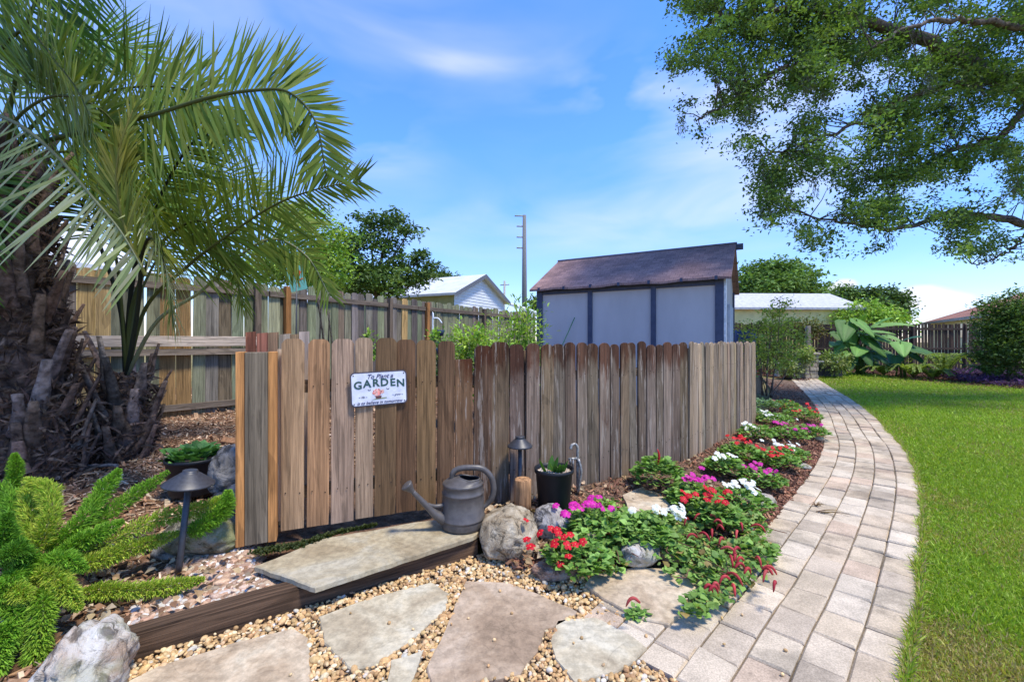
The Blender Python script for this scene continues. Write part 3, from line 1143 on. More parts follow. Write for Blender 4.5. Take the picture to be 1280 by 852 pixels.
INK = plain("sign_ink", (.05, .05, .13), .6, .3, 0, None)
INKG = plain("sign_green_ink", (.03, .08, .075), .6, .3, 0, None)
text("To Plant a", .005, .086, .044, INK, "lettering", .35, .0006)
for ch_, ux_ in zip("GARDEN", (-.145, -.083, -.024, .036, .094, .150)):
    hh = 1 - (ux_ / .17) ** 2
    text(ch_, ux_, .024 + .016 * hh, .074, INKG, "letter", 0, .0022, 0, 1.05)
text("is to believe in tomorrow", .0, -.098, .030, INK, "lettering", .35, .0004)
text("~ life ~", -.115, -.055, .020, INK, "lettering", .35)
text("~ grow ~", .125, -.052, .020, INK, "lettering", .35)
mb = MB()
for k_ in range(40):
    a = rnd.random() * 6.28
    r_ = .030 * math.sqrt(rnd.random())
    c_ = sp + nF * (.004 + .0002 * rnd.random()) + rollu * (-.008 + r_ * math.cos(a) * 1.15) + rollv * (-.028 + r_ * math.sin(a) * .8)
    rr = rnd.uniform(.006, .010)
    mb.prism([(rr * math.cos(x), rr * math.sin(x)) for x in np.linspace(0, 6.28, 7)[:-1]], c_, rollu, rollv, nF, .0006, shades(1, [(.75, .25, .20), (.55, .12, .12), (.80, .45, .38)])[0])
mb.build("flower_picture", tinted("sign_print", .5), sg)
MB().prism([(-.016, 0), (.016, 0), (.022, .02), (-.022, .02)], sp + nF * .004 + rollu * -.008 + rollv * -.072, rollu, rollv, nF, .0012, (.12, .05, .05)).build("pot_picture", tinted("sign_pot_print", .5), sg)
for s_ in (-1, 1):
    mb = MB()
    c_ = sp + nF * .004 + rollu * (-.008 + s_ * .062 - (0 if s_ < 0 else -.004)) + rollv * -.008
    for q_ in ((0, 0),):
        mb.prism([(0, 0), (-.010, .009), (-.007, -.002), (0, -.003), (.009, -.002), (.011, .008)], c_, rollu, rollv, nF, .0008, (.10, .08, .12))
    mb.build("butterfly_picture", tinted("sign_butterfly_print", .5), sg)
mb = MB()
mb.prism([(-.05, 0), (.055, .006), (.05, .012), (-.02, .008)], sp + nF * .004 + rollu * -.004 + rollv * -.078, rollu, rollv, nF, .0007, (.25, .28, .10))
mb.build("grass_picture", tinted("sign_grass_print", .5), sg)
for a_, b_ in ((-1, -1), (1, -1), (-1, 1), (1, 1)):
    c_ = sp + nF * .003 + rollu * a_ * (SW / 2 - .022) + rollv * b_ * (SH / 2 - .022)
    MB().lathe([(.005, 0), (.004, .0022), (0.0001, .003)], c_, 10, (.10, .07, .06), axis=nF).build("screw", tinted("rusty_screw", .6), sg)

# ------------------------------------------------------------------ watering can
wc = np.array([-.345, 3.045, .030])
root = thing("watering_can", wc, "pewter grey watering can with looped handle on the stone slab", "watering can")
body = [(.0001, .0), (.135, .0), (.150, .006), (.156, .02), (.154, .05), (.1535, .060), (.157, .064), (.157, .072), (.152, .076), (.146, .20), (.1435, .232), (.147, .236), (.147, .246), (.142, .250), (.140, .292), (.143, .296), (.143, .304), (.137, .312), (.128, .316)]
MB().lathe(body, wc, 48).build("body", CAN, root)
# half cover with an opening on the right
mb = MB()
n_r, n_a = 9, 48
V = []
op_c, op_r = np.array([.045, -.015]), .070
for k_ in range(n_a):
    a = k_ / n_a * 2 * math.pi
    dv = np.array([math.cos(a), math.sin(a)])
    o_ = op_c + dv * op_r * np.array([1.05, .85])
    e_ = dv * .131
    for r_ in range(n_r):
        t_ = r_ / (n_r - 1)
        p_ = o_ * (1 - t_) + e_ * t_
        lift = .040 * (1 - t_ ** 2) * (0.45 + .55 * max(0, -math.cos(a)))
        V.append((*p_, .315 + lift + (.006 if r_ == 0 else 0)))
V = np.array(V) + wc
i, j = np.meshgrid(np.arange(n_a), np.arange(n_r - 1), indexing='ij')
i, j = i.ravel(), j.ravel()
i2 = (i + 1) % n_a
mb.add(V, np.stack([i * n_r + j, i * n_r + j + 1, i2 * n_r + j + 1, i2 * n_r + j], 1), smooth=True)
a = np.linspace(0, 2 * math.pi, 33)[:-1]
rim = np.stack([op_c[0] + np.cos(a) * op_r * 1.05, op_c[1] + np.sin(a) * op_r * .85, np.full(32, .336)], 1) + wc
rim[:, 2] += .017 * np.maximum(0, -np.cos(a)) + .0
mb.tube(np.vstack([rim, rim[:2]]), .006, 8)
mb.build("cover", CAN, root)
MB().lathe([(.0001, .24), (.13, .24)], wc, 32).build("inside", CAN_IN, root)
sp_dir = np.array([-.88, -.30, 0])
pts = spline(wc + np.array([(-.10, -.05, .060), (-.165, -.085, .105), (-.235, -.115, .185), (-.325, -.155, .300)]) * np.array([1, 1, 1]), 18)
MB().tube(pts, np.interp(np.linspace(0, 1, 18), [0, .2, .5, 1], [.050, .040, .025, .015]), 20).build("spout", CAN, root)
ax = nrm(pts[-1] - pts[-3])
rose = MB().lathe([(.014, -.02), (.018, 0), (.036, .040), (.040, .050), (.040, .056), (.034, .060), (.0001, .064)], pts[-1], 28, axis=ax).build("rose", CAN, root)
# web between spout and body
pts2 = spline(wc + np.array([(-.11, -.055, .17), (-.175, -.088, .170), (-.235, -.115, .195)]), 10)
MB().tube(pts2, np.linspace(.016, .012, 10), 10).build("spout_brace", CAN, root)
hp = spline(wc + np.array([(-.075, -.02, .335), (-.070, -.02, .375), (-.03, -.015, .405), (.06, -.01, .412), (.135, 0, .400), (.195, .005, .345), (.215, .01, .265), (.205, .01, .20), (.175, .01, .155), (.140, .0, .128)]), 44)
MB().tube(hp, np.interp(np.linspace(0, 1, 44), [0, .15, .8, 1], [.017, .021, .021, .015]), 16).build("handle", CAN, root)


# ------------------------------------------------------------------ path lights
def path_light(base, top, label, r=.115):
    base, top = np.asarray(base), np.asarray(top)
    ax_ = nrm(top - base)
    ro = thing("path_light", base, label, "garden light", "garden path lights")
    MB().tube([base, base + ax_ * .05, top - ax_ * .05], .0165, 14).build("stem", BLACK_METAL, ro)
    s_ = r / .115
    MB().lathe([(.0001, .012), (.018, .010), (.030, .002), (.072 * s_, -.012), (.106 * s_, -.031), (r, -.034), (r, -.027), (.112 * s_, -.023), (.078 * s_, .004), (.050 * s_, .026), (.040 * s_, .034), (.038, .038), (.037, .048), (.030, .050), (.0001, .050)], top - ax_ * .045, 40, axis=ax_).build("lamp_shade", BLACK_METAL, ro)
    MB().lathe([(.020, -.055), (.024, -.03), (.024, .0)], top - ax_ * .035, 16, axis=ax_).build("collar", BLACK_METAL, ro)


path_light(G(223, 716, .0), W(238, 588, 2.49), "black mushroom path light leaning beside the bushy green fern", .128)
path_light(np.array([.062, 3.42, .0]), W(650, 545.5, 3.42), "black mushroom path light standing behind the log stub at the pickets", .10)

# ------------------------------------------------------------------ log stub, pots, spigot
lb = np.array([.080, 3.27, .02])
lg = MB()
pts = np.array([lb + (0, 0, 0), lb + (0, 0, .1), lb + (.002, 0, .2), lb + (.003, 0, .262), lb + (.003, 0, .268)])
lg.tube(pts, [.066, .064, .0635, .0635, .058], 24, (.36, .22, .12))
ls = tag(lg.build("log_stub", wood("split_log_wood", (40, 40, 3), contrast=(.35, 1.5))), "short upright log stub in front of the right path light", "log")

pb = np.array([.327, 3.36, .0])


def nursery_pot(base, r0, r1, h, label, tilt=(0, 0, 1)):
    ro = thing("plant_pot", base, label, "pot")
    MB().lathe([(.0001, 0), (r0, 0), (r0 + .004, .008), (r1 - .008, h - .035), (r1 - .006, h - .033), (r1 + .002, h - .030), (r1 + .004, h), (r1 - .004, h + .001), (r1 - .007, h - .03), (r1 - .014, h - .06)], base, 44, axis=tilt).build("shell", BLACK_PLASTIC, ro)
    MB().lathe([(.0001, h - .035), (r1 * .5, h - .04), (r1 - .010, h - .05)], base, 24, axis=tilt).build("soil", SOIL_BED, ro)
    return ro


ro = nursery_pot(pb, .115, .150, .345, "black nursery pot with a young fleshy plant beside the log stub")
n = 420
a, r_ = rnd.random(n) * 6.28, .135 * np.sqrt(rnd.random(n))
mb = MB()
pos = np.stack([pb[0] + r_ * np.cos(a), pb[1] + r_ * np.sin(a), np.full(n, pb[2] + .308) + .006 * rnd.random(n)], 1)
Xa, Ya, Za = frames(runit(n))
mb.inst(*ICO, pos, Xa, Ya, Za, .008 * rnd.uniform(.6, 1.5, (n, 3)), shades(n, [(.42, .33, .25), (.50, .42, .34), (.34, .25, .18), (.55, .50, .44)]))
o = mb.build("gravel_top", PEBBLE, ro)
o["kind"] = "stuff"


def blade_leaf(mb, base, d, L, w, up, droop=.3, seg=7, col=(.05, .13, .02), fold=.25, prof=None):
    """one broad leaf with a folded midrib, from base along d"""
    d, up = nrm(d), np.asarray(up, float)
    side = nrm(np.cross(d, up))
    nn = nrm(np.cross(side, d))
    V, c_ = [], []
    p_ = np.asarray(base, float)
    dd = d.copy()
    for k_ in range(seg + 1):
        t_ = k_ / seg
        ww = w * (prof(t_) if prof else math.sin(math.pi * min(1, (.12 + .88 * t_) ** .8)) ** .8) * .5
        nn = nrm(np.cross(side, dd))
        V += [p_ - side * ww + nn * ww * fold, p_, p_ + side * ww + nn * ww * fold]
        dd = nrm(dd + np.array([0, 0, -1.0]) * droop / seg)
        p_ = p_ + dd * L / seg
    i = np.arange(seg) * 3
    f_ = np.vstack([np.stack([i, i + 1, i + 4, i + 3], 1), np.stack([i + 1, i + 2, i + 5, i + 4], 1)])
    mb.add(V, f_, shades(1, [col], .15)[0], smooth=True)


mb = MB()
for k_ in range(13):
    a = rnd.random() * 6.28
    cx = pb + np.array([-.035 if k_ % 2 else .035, 0, .30])
    blade_leaf(mb, cx + np.array([.02 * math.cos(a), .02 * math.sin(a), 0]), (.5 * math.cos(a), .5 * math.sin(a), 1.0), rnd.uniform(.09, .155), .055, (math.cos(a + .1), math.sin(a), .2), .25, 6, (.06, .16, .025), .35)
mb.build("plant", LEAFM, ro)

# left black grow pot with seedlings
q = np.array([-2.60, 3.55, .10])
ro = nursery_pot(q, .175, .205, .285, "wide black pot of seedlings in the mulch under the palms")
mb = MB()
n = 260
a, r_ = rnd.random(n) * 6.28, .17 * np.sqrt(rnd.random(n))
pos = np.stack([q[0] + r_ * np.cos(a) - .03, q[1] + r_ * np.sin(a), q[2] + .25 + .09 * rnd.random(n)], 1)
Xa, Ya, Za = frames(np.stack([np.cos(a), np.sin(a), .3 + rnd.random(n)], 1), None, .4)
mb.inst(*LEAF6, pos, Xa, Ya, Za, .058 * rnd.uniform(.5, 1.3, n), shades(n, [(.10, .24, .05), (.14, .30, .08), (.07, .18, .04)]))
mb.build("seedlings", LEAFM, ro)

# garden spigot with a hooked neck
q = np.array([.545, 3.72, .02])
ro = thing("garden_spigot", q, "grey garden spigot with a hooked neck behind the black pot", "spigot")
PIPE = plain("worn_pipe", (.30, .29, .27), .45, .5, .4, (40, .5, 1.3))
MB().tube(spline(q + np.array([(.02, 0, 0), (.02, 0, .2), (.02, 0, .34), (.018, 0, .395), (-.005, -.01, .425), (-.035, -.02, .415), (-.045, -.025, .385)]), 30), .013, 12).build("pipe", PIPE, ro)
MB().tube([q + (-.062, -.02, .300), q + (.012, -.01, .302)], .012, 10).tube([q + (-.045, -.02, .25), q + (-.045, -.02, .30)], .010, 10).tube([q + (-.022, -.02, .22), q + (-.022, -.02, .30)], .008, 10).build("tap", PIPE, ro)
MB().tube(spline(q + np.array([(.024, -.02, .30), (.045, -.03, .2), (.032, -.03, .1), (.02, -.03, .02)]), 14), .012, 10).build("hose_tail", PIPE, ro)


# ------------------------------------------------------------------ rocks
def rock(name, c, size, mat, label, cat="rock", group=None, seed=0, sub=5, rough=.22, rot=0.0, flat=0.0):
    bm = bmesh.new()
    bmesh.ops.create_icosphere(bm, subdivisions=sub, radius=1)
    v = np.array([x.co[:] for x in bm.verts])
    n1 = fbm(v * 1.3 + 10 + seed * 3.1, 3) - .5
    n2 = fbm(v * 4.0 + 30 + seed * 1.7, 4) - .5
    n3 = np.abs(fbm(v * 7.0 + 50 + seed, 3) - .5)
    # a few cut faces
    r_ = 1 + rough * 2.0 * n1 + rough * .9 * n2 - rough * .7 * n3
    g_ = np.random.default_rng(seed + 3)
    for k_ in range(9):
        d_ = nrm(g_.normal(size=3))
        lim = g_.uniform(.78, .98)
        pr = v @ d_ * r_
        r_ = np.where(pr > lim, r_ * (lim + (pr - lim) * .25) / np.maximum(pr, 1e-6), r_)
    v = v * r_[:, None] * np.asarray(size)
    if flat:
        v[:, 2] = np.minimum(v[:, 2], size[2] * flat + .1 * (v[:, 2] - size[2] * flat))
    ca, sa = math.cos(rot), math.sin(rot)
    v = np.stack([v[:, 0] * ca - v[:, 1] * sa, v[:, 0] * sa + v[:, 1] * ca, v[:, 2]], 1)
    for x, y in zip(bm.verts, v):
        x.co = Vector(y)
    mb = MB()
    mb.bm(bm, smooth=True)
    o_ = mb.build(name, mat)
    o_.location = [float(x) for x in c]
    return tag(o_, label, cat, group)


RG = "rocks around the beds"
rock("boulder", (-.03, 2.93, .015), (.205, .19, .18), LIMEROCK, "rounded pitted limestone boulder beside the watering can", "rock", RG, 1, 5, .26)
rock("boulder", (.285, 3.07, .03), (.15, .14, .13), GREYROCK if False else rockm("grey_limerock", (.26, .23, .20), (.40, .37, .33), (.52, .50, .46), 9, 5), "smaller grey rock just in front of the black pot", "rock", RG, 2, 5, .2)
rock("boulder", (-1.735, 1.76, .0), (.145, .21, .185), PALEROCK, "pale craggy boulder at the bottom left, end of the timber", "rock", RG, 3, 5, .36, .3)
rock("boulder", (-1.985, 2.80, .085), (.25, .20, .15), MOSSROCK, "mossy boulder behind the leaning path light", "rock", RG, 4, 5, .22)
rock("boulder", (-2.14, 2.70, .02), (.10, .08, .06), GREYROCK, "small blue-grey stone at the foot of the mossy boulder", "rock", RG, 5, 4, .2)
rock("boulder", (-2.10, 3.22, .34), (.14, .15, .21), GREYROCK, "upper dark grey stone stacked left of the gate post", "rock", RG, 6, 5, .3)
rock("boulder", (-2.03, 3.10, .10), (.15, .16, .19), GREYROCK, "lower dark grey stone stacked left of the gate post", "rock", RG, 7, 5, .3)
rock("boulder", (-2.30, 4.2, .30), (.17, .14, .12), GREYROCK, "dark stone at the back of the stack by the gate post", "rock", RG, 8, 4, .3)
rock("boulder", G(695, 712, -.075), (.15, .085, .06), REDROCK, "flat rust-brown stone at the edge of the gravel by red flowers", "rock", RG, 9, 5, .2, .15, .55)
rock("boulder", G(800, 690, -.02), (.15, .10, .085), PALEROCK, "white rock among the leaves right of the red-brown stone", "rock", RG, 10, 4, .3, .4)
rock("boulder", np.array([.47, 2.86, .0]), (.10, .085, .08), FLAG_TAN, "tan rock between the first flowering plants", "rock", RG, 11, 4, .2)
rock("boulder", np.array([.62, 3.08, -.0]), (.16, .06, .05), GREYROCK, "long low grey rock under the magenta flowers", "rock", RG, 12, 4, .2, .2)
rock("boulder", np.array([1.06, 2.84, -.055]), (.14, .10, .05), FLAG_BROWN, "low pinkish rock half buried under trailing leaves", "rock", RG, 13, 4, .2)
for k_, (px, py, r_, lab) in enumerate(((945, 625, .17, "pale yellow stone at the tip of the path mulch"), (975, 600, .09, "small tan stone by the path edge below the white flowers"), (1003, 582, .09, "whitish stone on the bark mulch beside the path"), (1024, 548, .08, "small pale stone where the mulch meets the path"), (925, 655, .13, "buff stone by the path among red tassel flowers"))):
    rock("stone", G(px, py, ZL + .03), (r_, r_ * .7, r_ * .35), FLAG_TAN if k_ % 2 else PALEROCK, lab, "stone", RG, 20 + k_, 4, .22, k_)


# ------------------------------------------------------------------ gravel, chips, litter
def in_poly(p, poly):
    poly = np.asarray(poly)
    x, y = p[:, 0], p[:, 1]
    r_ = np.zeros(len(p), bool)
    for (x0, y0), (x1, y1) in zip(poly, np.roll(poly, -1, 0)):
        c_ = ((y0 > y) != (y1 > y)) & (x < (x1 - x0) * (y - y0) / (y1 - y0 + 1e-12) + x0)
        r_ ^= c_
    return r_


def scatter(poly, n):
    poly = np.asarray(poly, float)
    lo, hi = poly.min(0), poly.max(0)
    p = lo + (hi - lo) * rnd.random((n, 2))
    return p[in_poly(p, poly)]


gp_poly = [(-2.0, 1.15), (1.1, 1.15), (1.35, 1.6), (1.38, 2.35), (1.15, 2.55), (.8, 2.68), (.25, 2.83), (T1[0] + .1, T1[1] - .05), (T1[0], T1[1] - .01), (T0[0], T0[1] - .01)]
p = scatter(gp_poly, 26000)
# keep off the pavers of the path
q = path_pt(np.linspace(0, 2.4, 60), np.full(60, PW * PROWS))
keep = np.ones(len(p), bool)
for fl in FLAGS:
    c_ = fl.mean(0)
    keep &= ~in_poly(p, c_ + (fl - c_) * .965)
pv_poly = np.vstack([path_pt(np.linspace(.0, .95, 12), np.full(12, PW * 6))[:, :2], path_pt(np.linspace(.97, 2.6, 20), np.full(20, PW * 5))[:, :2], path_pt(np.linspace(2.6, 0, 8), np.full(8, 0.))[:, :2]])
keep &= ~in_poly(p, pv_poly)
p = p[keep]
n = len(p)
mb = MB()
pos = np.stack([p[:, 0], p[:, 1], ZL - .020 + .016 * rnd.random(n) + .006 * fbm(np.stack([p[:, 0] * 6, p[:, 1] * 6, 0 * p[:, 0]], 1) + 40, 2)], 1)
Xa, Ya, Za = frames(runit(n) * np.array([1, 1, .35]), None, .3)
sz = .0092 * rnd.lognormal(0, .28, n)
sc3 = np.stack([sz * rnd.uniform(.75, 1.1, n), sz * rnd.uniform(1.0, 1.6, n), sz * rnd.uniform(.55, .9, n)], 1)
mb.inst(*ICO2, pos, Xa, Ya, Za, sc3, shades(n, [(.52, .33, .15), (.60, .41, .21), (.46, .29, .13), (.64, .50, .30), (.36, .21, .10), (.58, .52, .42)], .14, [.27, .25, .18, .15, .09, .06]), smooth=True)
# strays on top of the stones
n = 90
p = scatter(gp_poly, 300)[:n]
n = len(p)
Xa, Ya, Za = frames(runit(n))
mb.inst(*ICO2, np.stack([p[:, 0], p[:, 1], np.full(n, ZL + .010)], 1), Xa, Ya, Za, .008 * rnd.uniform(.6, 1.3, (n, 3)), shades(n, [(.52, .33, .15), (.60, .41, .21), (.46, .29, .13)]), smooth=True)
tag(mb.build("pea_gravel", PEBBLE), "golden pea gravel filling the gaps between the flagstones", "gravel", kind="stuff")

# mixed pebbles in the bed left of the slab
pp = [tuple(G(x, y, -.03)[:2]) for x, y in ((150, 785), (190, 730), (240, 690), (300, 672), (330, 690), (322, 712), (392, 738), (300, 768))]
p = scatter(pp, 9000)
p = p[(p - T0[:2]) @ w[:2] > .125]
n = len(p)
mb = MB()
hz = garden_h(p[:, 0], p[:, 1])
Xa, Ya, Za = frames(runit(n) * np.array([1, 1, .3]), None, .3)
sz = .0125 * rnd.lognormal(0, .35, n)
mb.inst(*ICO2, np.stack([p[:, 0], p[:, 1], hz + .012 * rnd.random(n) - .004], 1), Xa, Ya, Za, np.stack([sz * rnd.uniform(.7, 1.1, n), sz * rnd.uniform(1, 1.7, n), sz * .55], 1),
        shades(n, [(.42, .28, .19), (.35, .22, .15), (.48, .36, .26), (.30, .20, .14), (.55, .50, .44), (.25, .15, .09)], .16), smooth=True)
tag(mb.build("pebbles", PEBBLE), "pinkish river pebbles between the fern and the stone slab", "pebbles", kind="stuff")


def chips(p, z, size, cols, name, label, cat="mulch", wid=.22, flatness=.45):
    n_ = len(p)
    mb = MB()
    Xa, Ya, Za = frames(runit(n_) * np.array([1, 1, flatness]), None, .5)
    L_ = size * rnd.lognormal(0, .45, n_)
    mb.inst(*CUBE, np.stack([p[:, 0], p[:, 1], z + .018 * rnd.random(n_)], 1), Xa, Ya, Za, np.stack([L_ * rnd.uniform(.6, 1.5, n_) * wid, L_, L_ * .10], 1), shades(n_, cols, .25))
    return tag(mb.build(name, CHIP), label, cat, kind="stuff")


p = np.vstack([scatter([(-6, 1.0), (-1.85, 1.0), (-1.85, 3.1), (-2.0, 4.6), (-6, 4.6)], 17000), scatter([(-7, 4.4), (-1.6, 4.4), (-1.4, 9), (-7, 9)], 16000)])
chips(p, garden_h(p[:, 0], p[:, 1]), .040, [(.24, .13, .07), (.33, .19, .105), (.15, .085, .05), (.42, .27, .16), (.50, .37, .25)], "bark_mulch", "loose brown bark mulch and leaf litter under the palms")
# path-side bark mulch
BP = BEDP.reshape(-1, 160, 3)


def bed_pts(n_, t0, t1, u0, u1):
    u_ = rnd.uniform(u0, u1, n_) * 159
    t_ = rnd.uniform(t0, t1, n_) * (len(BP) - 1)
    i_, j_ = t_.astype(int).clip(0, len(BP) - 2), u_.astype(int).clip(0, 158)
    f_, g_ = (t_ - i_)[:, None], (u_ - j_)[:, None]
    return (BP[i_, j_] * (1 - f_) + BP[i_ + 1, j_] * f_) * (1 - g_) + (BP[i_, j_ + 1] * (1 - f_) + BP[i_ + 1, j_ + 1] * f_) * g_


q = np.vstack([bed_pts(11000, .55, 1.0, .36, .80), bed_pts(5000, 0, 1, .45, .95), bed_pts(4500, 0, 1, .0, .45)])
chips(q[:, :2], q[:, 2], .030, [(.21, .095, .06), (.30, .14, .085), (.15, .072, .048), (.38, .21, .13), (.17, .085, .055)], "path_mulch", "shredded red-brown mulch along the inner side of the path")
p = scatter(FARBED, 30000)
p = p[(p[:, 1] < 21.4) & (p[:, 0] < 24)]
chips(p, np.full(len(p), ZL), .07, [(.12, .055, .04), (.17, .085, .06), (.08, .045, .03)], "far_mulch", "dark red mulch in the bed along the far fence")
# dry leaf litter round the boulders and stub
q = np.vstack([np.stack([rnd.normal(.02, .16, 260), rnd.normal(3.22, .09, 260), .035 + .03 * rnd.random(260)], 1), np.stack([rnd.normal(.30, .10, 160), rnd.normal(2.86, .07, 160), -.06 + .04 * rnd.random(160)], 1),
               np.stack([rnd.normal(-2.0, .22, 200), rnd.normal(2.3, .28, 200), -.01 + .04 * rnd.random(200)], 1), bed_pts(500, 0, 1, 0, .4) + np.array([0, 0, .02])])
q = q[(((q[:, :2] - T0[:2]) @ w[:2]) > .14) | (q[:, 0] > T1[0] - .02)]
n = len(q)
Xa, Ya, Za = frames(runit(n) * np.array([1, 1, .4]), None, .8)
tag(MB().inst(*LEAF6, q, Xa, Ya, Za, .055 * rnd.uniform(.5, 1.3, n)[:, None] * np.array([.7, 1, 1.6]), shades(n, [(.33, .22, .12), (.42, .31, .18), (.24, .14, .08), (.46, .36, .24)])).build("dry_leaves", tinted("dead_leaf", .8, .15, .15)), "curled dry leaves lying round the boulders and in the beds", "dead leaves", kind="stuff")
# fallen sticks by the palm
for k_, (a_, b_, lab) in enumerate((((70, 598), (104, 573), "grey broken palm stalk leaning in the mulch by the big palm"), ((100, 583), (146, 581), "pale stick lying flat in the mulch between the palms"), ((62, 578), (78, 592), "short dark stick at the foot of the big palm"))):
    pts = np.linspace(G(*a_, .13), G(*b_, .15), 6) + rnd.normal(size=(6, 3)) * .006
    tag(MB().tube(pts, .016 if k_ < 2 else .012, 8, (.22, .19, .17)).build("stick", BARK), lab, "stick")
# ------------------------------------------------------------------ palms
def frond(root, pts, L, n=64, t0=.22, cols=((.085, .15, .03), (.11, .17, .035), (.065, .12, .03)), w=.021, droop=.5, vee=.30, a0=68, a1=22, rr=(.016, .003), rcol=(.10, .12, .04), one=None, up=None, seed=None, name="frond", lj=.10):
    P = spline(pts, 90)
    T = nrm(np.gradient(P, axis=0))
    D = P[-1] - P[0]
    D[2] = 0
    u = np.array([0, 0, 1.0]) - .55 * nrm(D) if up is None else np.asarray(up, float)
    U = np.zeros_like(P)
    for i_ in range(len(P)):
        u = nrm(u - T[i_] * (u @ T[i_]))
        U[i_] = u
    S = np.cross(T, U)
    mb = MB()
    mb.tube(P, np.linspace(rr[0], rr[1], len(P)), 7, rcol)
    ts = np.repeat(np.linspace(t0, .995, n), 2) + .004 * rnd.normal(size=2 * n)
    ts = ts.clip(0, .999)
    sg_ = np.tile([1.0, -1.0], n)
    if one:
        k_ = sg_ == one
        ts, sg_ = ts[k_], sg_[k_]
    m_ = len(ts)
    ix = (ts * 89).astype(int)
    f_ = np.clip((ts - t0) / (1 - t0), 0, 1)
    ang = np.radians(a0 + (a1 - a0) * f_ ** 1.3 + 5 * rnd.normal(size=m_))
    d = T[ix] * np.cos(ang)[:, None] + S[ix] * (np.sin(ang) * sg_)[:, None] + U[ix] * (vee * (1 - .5 * f_) + .12 * rnd.normal(size=m_))[:, None]
    d = nrm(d + lj * rnd.normal(size=(m_, 3)))
    Ls = L * (.42 + .58 * np.sin(np.clip(f_ * 1.15 + .18, 0, 1) * math.pi) ** .7) * (1 + .08 * rnd.normal(size=m_))
    wd = np.cross(d, U[ix])
    wd = nrm(wd)
    seg = 4
    V = np.zeros((m_, (seg + 1) * 2, 3))
    p_ = P[ix].copy()
    for k_ in range(seg + 1):
        ww = w * (.6, 1.0, .92, .62, .05)[k_] * .5
        V[:, 2 * k_] = p_ - wd * ww
        V[:, 2 * k_ + 1] = p_ + wd * ww
        p_ = p_ + d * (Ls / seg)[:, None]
        d = nrm(d + np.array([0, 0, -1.0]) * (droop / seg) * rnd.uniform(.6, 1.4, (m_, 1)))
    q_ = np.arange(seg) * 2
    tf = np.stack([q_, q_ + 1, q_ + 3, q_ + 2], 1)
    Fc = tf[None] + (np.arange(m_) * (seg + 1) * 2)[:, None, None]
    mb.add(V.reshape(-1, 3), Fc.reshape(-1, 4), np.repeat(shades(m_, cols, .16), seg, axis=0))
    return mb.build(name, PALM, root)


def wpts(l):
    return np.array([W(*p_) for p_ in l])


def palm_trunk(root, base, top, r0, r1, n_st, st_len, seed):
    g_ = np.random.default_rng(seed)
    pts = spline([base, (np.asarray(base) * 2 + top) / 3 + (.03, 0, 0), (np.asarray(base) + 2 * np.asarray(top)) / 3, top], 26)
    mb = MB()
    mb.tube(pts, np.linspace(r0, r1, 26) * (1 + .06 * g_.normal(size=26)), 18, (.12, .085, .07))
    mb.build("trunk", BARK, root)
    mb = MB()
    for k_ in range(n_st):
        t_ = (k_ + .5) / n_st
        a = k_ * 2.399 + .3 * g_.normal()
        c_ = pts[int(t_ * 25)] + 0
        rr = r0 + (r1 - r0) * t_
        o_ = np.array([math.cos(a), math.sin(a), 0])
        L_ = st_len * g_.uniform(.55, 1.25)
        lean = g_.uniform(.08, .42)
        P_ = spline([c_ + o_ * rr * .7 - (0, 0, .10), c_ + o_ * (rr + .05) + (0, 0, .04), c_ + o_ * (rr + .05 + L_ * lean * .55) + (0, 0, L_ * .55), c_ + o_ * (rr + .07 + L_ * lean) + (0, 0, L_)], 7)
        tg = nrm(np.gradient(P_, axis=0))
        side = np.cross(o_, (0, 0, 1.0))
        nn = np.cross(side, tg)
        V = []
        for i_ in range(7):
            ww = (.085, .08, .066, .052, .044, .038, .032)[i_] * g_.uniform(.85, 1.15)
            th = (.035, .03, .025, .02, .018, .016, .012)[i_]
            for x_, y_ in ((-ww, 0), (-ww * .5, -th), (ww * .5, -th), (ww, 0), (ww * .5, th * .6), (-ww * .5, th * .6)):
                V.append(P_[i_] + side * x_ + nn[i_] * y_)
        q_ = []
        for i_ in range(6):
            for j_ in range(6):
                q_.append((i_ * 6 + j_, i_ * 6 + (j_ + 1) % 6, i_ * 6 + 6 + (j_ + 1) % 6, i_ * 6 + 6 + j_))
        cc_ = shades(1, [(.19, .135, .11), (.15, .105, .08), (.22, .175, .15), (.12, .085, .065), (.18, .12, .09)], .2)[0]
        mb.add(V, q_, cc_, smooth=True)
        mb.ch.append((np.array([[36, 37, 38, 39, 40, 41]]) + mb.n - 42, np.array([cc_ * .8]), 0, False))
    mb.build("old_leaf_bases", BARK, root)
    # fibre
    mb = MB()
    n_ = n_st * 46
    t_ = g_.random(n_)
    a = g_.random(n_) * 6.283
    c_ = pts[(t_ * 25).astype(int)]
    rr = (r0 + (r1 - r0) * t_) * g_.uniform(.95, 1.35, n_)
    pos = c_ + np.stack([np.cos(a) * rr, np.sin(a) * rr, 0 * a], 1)
    Xa, Ya, Za = frames(g_.normal(size=(n_, 3)) + np.array([0, 0, .4]))
    mb.inst(*LEAF, pos, Xa, Ya, Za, np.stack([np.full(n_, .006), g_.uniform(.06, .22, n_), np.full(n_, .2)], 1), shades(n_, [(.12, .08, .06), (.19, .135, .10), (.09, .06, .048)]))
    o_ = mb.build("trunk_fibre", BARK, root)
    o_["kind"] = "stuff"
    return pts


